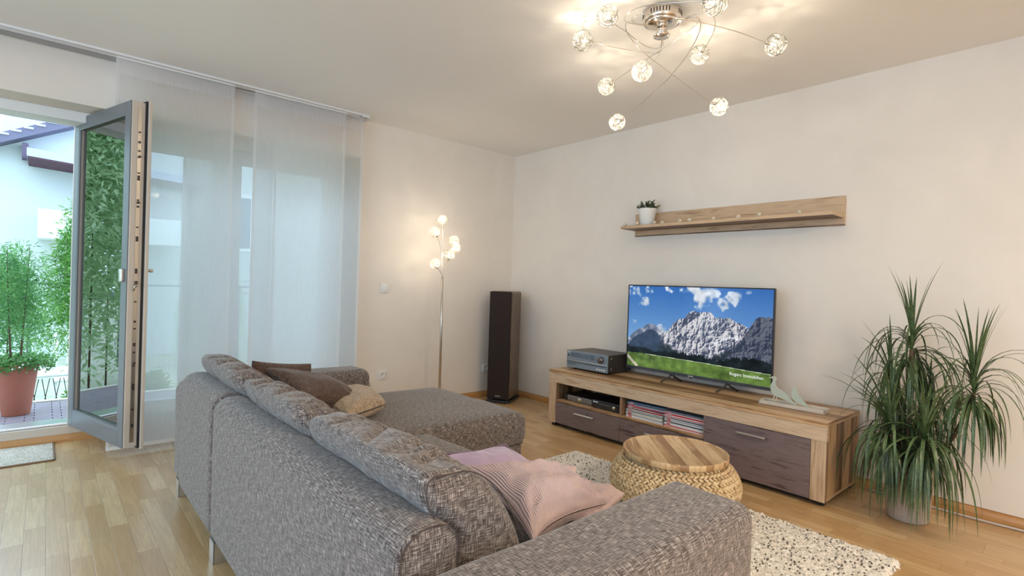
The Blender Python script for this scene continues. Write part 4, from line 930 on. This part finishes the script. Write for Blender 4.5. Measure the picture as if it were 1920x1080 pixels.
ARMS = {
'a': [[2.74, -1.473, 2.385], [2.690, -1.41, 2.372], [2.643, -1.415, 2.38], [2.624, -1.489, 2.39], [2.627, -1.604, 2.404], [2.635, -1.699, 2.402], [2.663, -1.797, 2.4]],
'b': [[2.74, -1.473, 2.385], [2.690, -1.40, 2.360], [2.639, -1.371, 2.37], [2.557, -1.441, 2.385], [2.497, -1.541, 2.39], [2.457, -1.653, 2.392], [2.434, -1.708, 2.39]],
'f': [[2.745, -1.480, 2.385], [2.735, -1.45, 2.350], [2.715, -1.453, 2.315], [2.697, -1.47, 2.285], [2.685, -1.5, 2.256], [2.67, -1.53, 2.22]],
'g': [[2.760, -1.485, 2.41], [2.862, -1.534, 2.398], [2.945, -1.536, 2.387], [2.958, -1.508, 2.383], [2.922, -1.48, 2.379], [2.823, -1.444, 2.366], [2.704, -1.419, 2.352], [2.535, -1.383, 2.334], [2.341, -1.327, 2.316], [2.269, -1.307, 2.31]],
'i': [[2.760, -1.490, 2.41], [2.848, -1.547, 2.391], [2.951, -1.59, 2.369], [2.989, -1.575, 2.356], [2.974, -1.52, 2.344], [2.91, -1.448, 2.324], [2.809, -1.368, 2.296], [2.699, -1.3, 2.27], [2.597, -1.248, 2.247], [2.437, -1.187, 2.214], [2.273, -1.113, 2.185], [2.186, -1.092, 2.17]],
'e': [[2.765, -1.480, 2.41], [2.834, -1.526, 2.406], [2.914, -1.53, 2.401], [2.966, -1.528, 2.397], [3.004, -1.493, 2.394], [2.991, -1.425, 2.391], [2.939, -1.341, 2.388], [2.85, -1.243, 2.384], [2.774, -1.174, 2.38]],
'h': [[2.742, -1.500, 2.41], [2.752, -1.607, 2.388], [2.745, -1.7, 2.369], [2.743, -1.754, 2.358], [2.718, -1.732, 2.349], [2.698, -1.675, 2.336], [2.686, -1.572, 2.312], [2.694, -1.469, 2.287], [2.714, -1.323, 2.251], [2.733, -1.155, 2.215], [2.753, -1.023, 2.187], [2.765, -0.938, 2.17]],
'd': [[2.745, -1.505, 2.41], [2.746, -1.576, 2.404], [2.717, -1.655, 2.396], [2.724, -1.698, 2.394], [2.761, -1.724, 2.391], [2.809, -1.711, 2.386], [2.877, -1.645, 2.375], [2.938, -1.568, 2.365], [3.011, -1.464, 2.351], [3.075, -1.34, 2.338], [3.121, -1.211, 2.326], [3.151, -1.154, 2.32]],
'c': [[2.750, -1.505, 2.41], [2.747, -1.569, 2.401], [2.719, -1.677, 2.386], [2.719, -1.739, 2.379], [2.762, -1.785, 2.374], [2.843, -1.817, 2.363], [2.933, -1.811, 2.348], [3.03, -1.784, 2.329], [3.117, -1.757, 2.31], [3.156, -1.733, 2.3]]}
for k, P in ARMS.items():
    C_ = catmull(P, 7); g_ = Vector(P[-1]); out = []
    for p in C_:
        if (p-g_).length > .045: out.append(p)
    MB().tube(out, .0019, 6).build('arm', M['chrome'], ch)
    globe(ch, g_, g_-out[-1], CH_W*(.62 if g_.z > 2.25 else 1.05), R=.049)

fl = thing('floor_lamp', 'slim chrome floor lamp with six lit wire globes beside the window wall', 'floor lamp', (.35, -1.10, 0))
MB().lathe([(0, 0.0005), (.125, 0.0005), (.128, .006), (.12, .014), (.03, .022), (.012, .03), (0, .03)], seg=48, c=(.35, -1.10, 0)).build('base', M['chrome'], fl)
MB().tube([(.35, -1.10, .028), (.35, -1.103, .75), (.35, -1.108, 1.20)], [.011, .0105, .009], 12).build('pole', M['steel'], fl)
GL = [((.35, -1.121, 1.690), 'top'), ((.34, -1.192, 1.580), 'left'), ((.36, -1.003, 1.520), 'r1'), ((.33, -.962, 1.462), 'r2'), ((.37, -1.052, 1.390), 'r3'), ((.36, -1.191, 1.308), 'low')]
mids = {'top': [(.35, -1.113, 1.35), (.35, -1.118, 1.55)], 'left': [(.35, -1.118, 1.36), (.345, -1.15, 1.50)], 'r1': [(.352, -1.085, 1.33), (.358, -1.03, 1.46)], 'r2': [(.348, -1.078, 1.31), (.335, -1.00, 1.42)], 'r3': [(.355, -1.088, 1.27), (.366, -1.065, 1.34)], 'low': [(.352, -1.118, 1.22), (.358, -1.155, 1.262)]}
for g_, k in GL:
    P = catmull([(.35, -1.106, 1.10), (.35, -1.108, 1.19)]+mids[k]+[g_], 6); g_ = Vector(g_); out = [p for p in P if (p-g_).length > .045]
    MB().tube(out, .0028, 6).build('arm', M['steel'], fl); globe(fl, g_, g_-out[-1], FL_W, R=.0450)

# opal ceiling lamp added behind the camera as warm fill for the room
dl = thing('added_fill_lamp', 'added warm fill lamp, a round opal disc on the ceiling behind the camera', 'ceiling lamp', (5.5, -2.3, 2.5))
MB().lathe([(0, -.030), (.30, -.030), (.31, -.022), (.31, 0), (0, 0)], seg=48, c=(5.5, -2.3, 2.4995)).build('fill_lamp_housing', M['white_plastic'], dl)
MB().lathe([(0, -.050), (.22, -.048), (.27, -.040), (.285, -.031), (0, -.0305)], seg=48, c=(5.5, -2.3, 2.4995)).build('fill_lamp_diffuser', mat_emit('lit_fill_diffuser', (1, .80, .58), 6), dl)
l = bpy.data.lights.new('added_fill_light', 'AREA'); l.shape = 'DISK'; l.size = .56; l.energy = 62; l.color = (1, .80, .58)
lo = bpy.data.objects.new('added_fill_light', l); COL.objects.link(lo); lo.parent = dl; lo.location = (0, 0, -.056)

# ================================================================ dracaena
dr_ = thing('dragon_tree_plant', 'tall spiky dracaena with drooping ribbon leaves in a pale stone pot', 'plant', (3.60, -.34, 0))
POTC = (3.555, -.32, 0)
MB().lathe([(0, .001), (.085, .001), (.092, .01), (.108, .27), (.112, .285), (.104, .290), (.098, .27), (0, .265)], seg=48, c=POTC).build('pot', simple('speckled_stone_pot', L(186, 172, 160), .85, bump=.8, bs=160, var=.2), dr_)
MB().lathe([(0, .268), (.098, .268)], seg=24, c=POTC).build('soil', M['soil'], dr_)
def ribbon_crown(c, n_, L_, seed, up=.5, lean=(0, 0), w_=.011, floor=.012):
    rs = np.random.default_rng(seed); b = MB(); c = np.array(c, float)
    for i in range(n_):
        az = rs.uniform(0, 2*PI); q = (i+.5)/n_; el = PI/2*(1-q*1.15)*(.75+.5*rs.random())*up*1.6; el = min(el, 1.45)
        ln = L_*rs.uniform(.75, 1.12)*(.8+.35*math.sin(PI*min(1, q+.15))); d = np.array([math.cos(az)*math.cos(el)+lean[0], math.sin(az)*math.cos(el)+lean[1], math.sin(el)]); d /= np.linalg.norm(d)
        stiff = .10 if q < .16 else rs.uniform(.28, .56); p = c+np.array([0, 0, .05*(1-q)-.04*q]); ns = 13; pts = []; dirs = []
        for k in range(ns+1):
            pts.append(p.copy()); dirs.append(d.copy()); d = d+np.array([0, 0, -stiff]); d /= np.linalg.norm(d); p = p+d*ln/ns
            if p[2] < floor: p[2] = floor; 
            if p[1] > -.02: p[1] = -.02
            if p[0] < 3.26 and p[1] > -.58 and p[2] < .47: p[0] = 3.262
        V = []; side0 = np.cross(dirs[0], [0, 0, 1.]); side0 /= max(np.linalg.norm(side0), 1e-6); ww = w_*rs.uniform(.7, 1.2)
        tw = rs.uniform(-.5, .5)
        for k in range(ns+1):
            s_ = k/ns; wd_ = ww*min(1, .55+s_*2.2)*(1-s_**2.6)+.0006; dd = dirs[k]; nn = np.cross(side0, dd); nn /= max(np.linalg.norm(nn), 1e-6); sd = side0*math.cos(tw*s_)+nn*math.sin(tw*s_)
            V += [pts[k]-sd*wd_/2+nn*wd_*.18, pts[k], pts[k]+sd*wd_/2+nn*wd_*.18]
        F = [(3*k+j, 3*k+j+1, 3*k+j+4, 3*k+j+3) for k in range(ns) for j in (0, 1)]
        b.add(V, F)
    return b
LEAF = mat_leaf('dracaena_leaf', L(38, 58, 36), L(100, 124, 78), .32, .12)
CR = [((3.555, -.36, .86), 84, .40, 1, .85, (0, 0)), ((3.80, -.33, .675), 90, .40, 2, .85, (0.0, 0)), ((3.50, -.47, .43), 120, .40, 3, .62, (-.05, -.1)), ((3.645, -.49, .42), 110, .40, 4, .6, (.05, -.1)), ((3.455, -.30, .66), 46, .32, 5, .8, (-.08, 0)), ((3.62, -.28, .56), 52, .32, 6, .8, (0, 0)), ((3.56, -.40, .53), 36, .26, 7, .8, (0, 0))]
for (c, n_, L_, sd, up, ln_) in CR:
    stem = MB().tube(catmull([(POTC[0]+(c[0]-POTC[0])*.12, POTC[1]+(c[1]-POTC[1])*.12, .25), (POTC[0]+(c[0]-POTC[0])*.7, POTC[1]+(c[1]-POTC[1])*.7, .25+(c[2]-.25)*.5), (c[0], c[1], c[2]+.02)], 6), .010, 8).build('stem', M['bark'], dr_)
    ribbon_crown(c, n_, L_, sd, up, ln_, w_=.0125).build('leaf_crown', LEAF, dr_)

# ================================================================ cables on the floor
def cable(name, label, P, r, c):
    o = MB().tube(catmull(P, 6), r, 6).build(name, simple(name+'_jacket', c, .5), None); return tag(o, label, 'cable')
cable('power_cable', 'grey double cable along the skirting right of the spiky plant', [(3.30, -.012-.02, .008), (3.5, -.045, .008), (3.8, -.05, .008), (4.1, -.035, .008), (4.35, -.055, .008), (4.7, -.07, .008), (5.2, -.05, .008)], .006, L(196, 186, 180))
cable('speaker_cable', 'thin pale cable running from the tower speaker to the TV bench', [(.34, -.09, .004), (.45, -.07, .004), (.65, -.11, .004), (.85, -.14, .004), (1.05, -.13, .004), (1.26, -.17, .004)], .0035, L(200, 186, 160))

# ================================================================ outdoors
GZ = -.55
gm = NT('garden_ground'); k = gm.noise(gm.obj(), 3, 5); gm = gm.done(gm.bsdf(gm.mix(k, (*L(150, 160, 130), 1), (*L(196, 196, 176), 1)), .9))
o = MB().box((-30, -25, GZ-.2), (-.5, 25, GZ)).build('ground', gm); struct(o)
MB_ = MB(); MB_.box((-1.87, -7.5, GZ), (-.5, 1.5, -.028)); struct(MB_.build('terrace_slab', simple('concrete_slab', L(190, 190, 190), .9, bump=.3)))
b = MB(); W1, W2 = .0535, .108
r_ = 0; x = -1.845
while x < -.60:
    y = -6.4-(r_ % 2)*W2/2 if (r_//1) % 2 else -6.4
    y = -6.4+(.054 if r_ % 2 else 0)
    while y < -.9:
        b.box((x, y, -.0279), (x+W1-.006, y+W2*1.5-.006, .002)); y += W2*1.5
        if random.random() < .0: pass
    x += W1; r_ += 1
dk = simple('stained_deck_tile', L(146, 134, 142), .5, bump=.4, bs=40, var=.2)
struct(b.build('terrace_floor', dk))
struct(MB().box((-1.92, -7.5, GZ), (-1.85, 1.5, .012)).build('terrace_kerb', simple('pale_kerb', L(206, 204, 190), .85, bump=.3)))

def sprays(center, height, rfun, n_, ln, seed, droop=.25, wide=.28, lean=(0, 0), flat=.5):
    rs = np.random.default_rng(seed); t_ = rs.random(n_)**.9; a = rs.random(n_)*2*PI; R = np.array([rfun(x) for x in t_])*rs.random(n_)**.45
    P = np.stack([center[0]+R*np.cos(a)+lean[0]*t_, center[1]+R*np.sin(a)+lean[1]*t_, center[2]+t_*height+rs.normal(0, .02, n_)], 1)
    # clump the foliage along feathery branch tips
    cl = rs.integers(0, max(4, n_//26), n_); cen = P[rs.integers(0, n_, max(4, n_//26)+1)]; P = P*.35+cen[cl]*.65
    off = P-np.array(center); D = np.stack([np.cos(a), np.sin(a), -droop+rs.normal(.25, .35, n_)], 1)*.6+rs.normal(0, .45, (n_, 3)); Nn = rs.normal(0, 1, (n_, 3)); Nn[:, 2] += 1.5
    return leaf_quads(P, D, Nn, ln*rs.uniform(.6, 1.3, n_), ln*wide*rs.uniform(.7, 1.2, n_), bend=.1)
FOL1 = mat_leaf('fresh_green_sprays', L(62, 124, 52), L(146, 196, 92), .6, .35)
FOL2 = mat_leaf('blue_green_sprays', L(48, 106, 62), L(132, 186, 104), .6, .35)
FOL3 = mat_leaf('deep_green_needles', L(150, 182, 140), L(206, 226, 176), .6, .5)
IVY = mat_leaf('ivy_leaf', L(60, 120, 60), L(140, 190, 110), .5, .3)
def shrub(name, label, base, h, rf, n_, ln, mat, seed, stems=1, lean=(0, 0), cat='shrub', wide=.28, group=None, z0=.15, trunk=.012):
    t = thing(name, label, cat, base, group=group)
    V, F = sprays((base[0], base[1], base[2]+h*z0), h*(1-z0), rf, n_, ln, seed, lean=lean, wide=wide); MB().add(V, F, False).build('foliage', mat, t, uv=False)
    for s_ in range(stems):
        dx = (s_-(stems-1)/2)*.10
        MB().tube(catmull([(base[0], base[1]+dx*.5, base[2]+.0), (base[0]+lean[0]*.5, base[1]+dx+lean[1]*.5, base[2]+h*.5), (base[0]+lean[0], base[1]+dx*1.3+lean[1], base[2]+h*.93)], 6), [trunk*(1-.8*i/12) for i in range(13)], 6).build('stem', M['bark'], t, uv=False)
    return t
# terracotta pot with its shrub
PC = (-1.45, -3.865, .0022)
t = thing('terracotta_pot', 'tall terracotta pot on the terrace tiles holding ivy and a feathery shrub', 'pot', PC)
MB().lathe([(0, .0), (.083, .0), (.086, .006), (.128, .37), (.131, .40), (.120, .40), (.115, .37), (0, .365)], seg=48, c=PC).build('pot_body', M['terracotta'], t)
MB().lathe([(0, .37), (.117, .37)], seg=24, c=PC).build('soil', M['soil'], t)
V, F = leaf_quads(*(lambda n_: (np.stack([PC[0]+(r:=.05+.12*RNG.random(n_)**.6)*np.cos(a:=RNG.random(n_)*2*PI)*1.0, PC[1]+r*np.sin(a)*1.25+.015, PC[2]+.375+.09*RNG.random(n_)-.55*np.maximum(0, r-.12)*RNG.random(n_)*2], 1), rand_dirs(n_), rand_dirs(n_, 1.0)))(1500), RNG.uniform(.018, .032, 1500), RNG.uniform(.014, .024, 1500))
MB().add(V, F, False).build('ivy', IVY, t, uv=False)
nf = 26; a = RNG.random(nf)*2*PI; P_ = np.stack([PC[0]+.16*np.cos(a)+.02, PC[1]+.17*np.sin(a), PC[2]+.36+.06*RNG.random(nf)], 1); b = MB()
for p in P_: b.add(np.array(p)+sph*.007, sF)
b.build('blossom', simple('white_blossom', (.85, .86, .84), .6), t, uv=False)
sh = shrub('potted_shrub', 'feathery two-stemmed shrub growing out of the terracotta pot', (PC[0]-.01, PC[1]-.01, PC[2]+.372), 1.02, lambda q: .06+.24*math.sin(PI*min(1, .12+q*.85))**.8, 3400, .046, FOL2, 5, stems=2, z0=.16, wide=.20, trunk=.008)
shrub('garden_thuja', 'lush green thuja behind the terracotta pot beside the open door', (-2.75, -3.42, GZ), 2.50, lambda q: .08+.44*(1-q)**.7, 11000, .060, FOL1, 8, z0=.28, wide=.22)
shrub('garden_thuja', 'blue-green thuja on the far side of the white garden table', (-5.0, -4.05, GZ), 2.0, lambda q: .08+.45*(1-q)**.6, 6000, .075, FOL2, 18, z0=.2, wide=.24)
for i, (x, y, h_, r0, lb) in enumerate([(-2.20, -3.98, .66, .25, 'low leafy bush just beyond the terrace edge behind the pot'), (-2.25, -3.42, .64, .24, 'low leafy bush beyond the terrace edge next to the open door'), (-2.4, -2.85, .70, .33, 'low leafy bush glimpsed through the open door glass')]):
    shrub('low_bush', lb, (x, y, GZ), h_, (lambda r0: lambda q: r0*math.sqrt(max(.02, 1-q*q)))(r0), 2600, .05, FOL1, 40+i, z0=.1, wide=.5, cat='bush')
# conifers: seen mirrored in the door glass and through the sheers
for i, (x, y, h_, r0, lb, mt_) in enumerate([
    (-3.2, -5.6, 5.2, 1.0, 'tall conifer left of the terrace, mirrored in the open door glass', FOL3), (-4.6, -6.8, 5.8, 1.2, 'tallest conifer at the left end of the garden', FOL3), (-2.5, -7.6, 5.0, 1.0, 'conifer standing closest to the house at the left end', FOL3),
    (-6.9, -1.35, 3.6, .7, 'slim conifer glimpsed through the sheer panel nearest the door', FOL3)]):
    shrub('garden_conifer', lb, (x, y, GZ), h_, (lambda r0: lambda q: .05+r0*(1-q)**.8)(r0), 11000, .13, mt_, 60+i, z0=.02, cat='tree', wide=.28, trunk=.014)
# garden table and chair
t = thing('garden_table', 'small white folding garden table with crossed legs beyond the bushes', 'table', (-3.25, -3.62, GZ))
MB().rbox((-3.55, -3.86, .045), (-2.95, -3.38, .07), .01, .2, 2).build('table_top', M['white_metal'], t)
for y in (-3.80, -3.46): b = MB(); b.tube([(-3.5, y, GZ+.005), (-3.0, y, .04)], .011, 6); b.tube([(-3.0, y, GZ+.005), (-3.5, y, .04)], .011, 6); b.build('leg', M['white_metal'], t)
b = MB()
for k in range(5): y = -3.80+k*.085; b.tube([(-2.98, y, -.35), (-2.98, y+.06, .03)], .004, 5); b.tube([(-2.98, y+.06, -.35), (-2.98, y, .03)], .004, 5)
b.build('side_lattice', M['black_metal'], t)
t = thing('garden_chair', 'white slatted garden chair behind the garden table', 'chair', (-3.85, -3.42, GZ))
MB().rbox((-4.05, -3.62, -.13), (-3.65, -3.2, -.10), .01, .2, 2).build('seat', M['white_metal'], t)
for k in range(4): y = -3.60+k*.115; MB().tube([(-4.02, y, -.12), (-4.10, y, .42)], .018, 6).build('back_slat', M['white_metal'], t)
MB().tube([(-4.10, -3.62, .42), (-4.10, -3.23, .42)], .02, 6).build('top_rail', M['white_metal'], t)
for (x, y) in ((-4.02, -3.6), (-4.02, -3.22), (-3.68, -3.6), (-3.68, -3.22)): MB().tube([(x, y, GZ+.003), (x, y, -.12)], .016, 6).build('leg', M['white_metal'], t)
# thin rail between garden and neighbour
t = thing('garden_railing', 'thin grey railing running along the far side of the garden', 'railing', (-6.0, -3.0, GZ))
MB().tube([(-6, -8, .95), (-6, 3, .95)], .02, 6).build('hand_rail', M['frame_grey'], t)
for k in range(9): MB().tube([(-6, -8+k*1.375, GZ), (-6, -8+k*1.375, .95)], .015, 6).build('post', M['frame_grey'], t)
# neighbour house
hs = thing('neighbour_house', 'pale rendered neighbour house with brown gabled roof beyond the garden', 'house', (-10, -2, GZ))
REND = simple('pale_blue_render', L(200, 206, 204), .9, bump=.2, bs=8)
s_ = .5127; yA, zA = -4.36, 3.315+.0
yr = 0.6; zr = zA+(yr-yA)*s_
MB().prism([(-9.5, GZ), (-9.5, zA+(-9.5-yA)*s_+.10), (yr, zr+.10), (9.0, zr-(9-yr)*.75), (9.0, GZ)], 'x', -15, -9.0).build('house_wall', REND, hs)
RF = simple('purple_brown_roof', L(104, 100, 118), .7, bump=.5, bs=12, var=.1)
MB().prism([(-9.9, zA+(-9.9-yA)*s_), (yr, zr), (yr, zr+.18), (-9.9, zA+(-9.9-yA)*s_+.18)], 'x', -15.3, -8.62).build('roof_slope', RF, hs)
MB().prism([(yr, zr), (9.4, zr-(9.4-yr)*.75), (9.4, zr-(9.4-yr)*.75+.26), (yr, zr+.26)], 'x', -15.3, -8.62).build('roof_slope', RF, hs)
b = MB()
for k in range(64):
    y = -9.8+k*.16
    if y > yr-.1: break
    z = zA+(y-yA)*s_+.18; b.box((-15.3, y, z-.02), (-8.60, y+.13, z+.015))
b.build('roof_tiles', simple('pale_ridge_tiles', L(186, 180, 196), .8, bump=.4, bs=12), hs)
MB().box((-9.0, -4.06, 3.13), (-8.7, -3.98, 3.40)).build('roof_bracket', simple('brown_timber', L(96, 80, 100), .7), hs)
MB().prism([(-4.40, 3.0), (-4.40, 4.06), (-4.22, 4.20), (-3.2, 4.16), (-3.2, 3.0)], 'x', -12.5, -10.0).build('dormer', simple('lilac_dormer', L(196, 192, 220), .8), hs)
# lower lean-to roof with boarded soffit
MB().prism([(-3.98, 3.06), (-3.98, 3.20), (-1.2, 3.04), (-1.2, 2.90)], 'x', -9.0, -7.95).build('porch_roof', simple('grey_lilac_fascia', L(176, 180, 204), .7), hs)
b = MB()
for k in range(9): x = -8.98+k*.115; b.prism([(-3.97, 3.035), (-3.97, 3.06), (-1.2, 2.90), (-1.2, 2.875)], 'x', x, x+.095)
b.build('soffit_boards', simple('maroon_soffit', L(92, 56, 70), .7), hs)
MB().box((-9.0, -3.82, 1.70), (-8.1, -1.6, 2.20)).build('balcony_box', simple('white_balcony_board', (.86, .88, .88), .7), hs)
for (y0, z0, y1, z1) in ((-1.2, 1.7, -.1, 3.0), (1.6, .4, 2.9, 1.9), (-7.6, .3, -6.4, 1.7)):
    f_ = MB().box((-9.0, y0, z0), (-8.96, y1, z1)).build('window_frame', M['white_metal'], hs); MB().box((-8.965, y0+.08, z0+.08), (-8.95, y1-.08, z1-.08)).build('pane', simple('dark_window_pane', (.12, .16, .2), .08), f_)
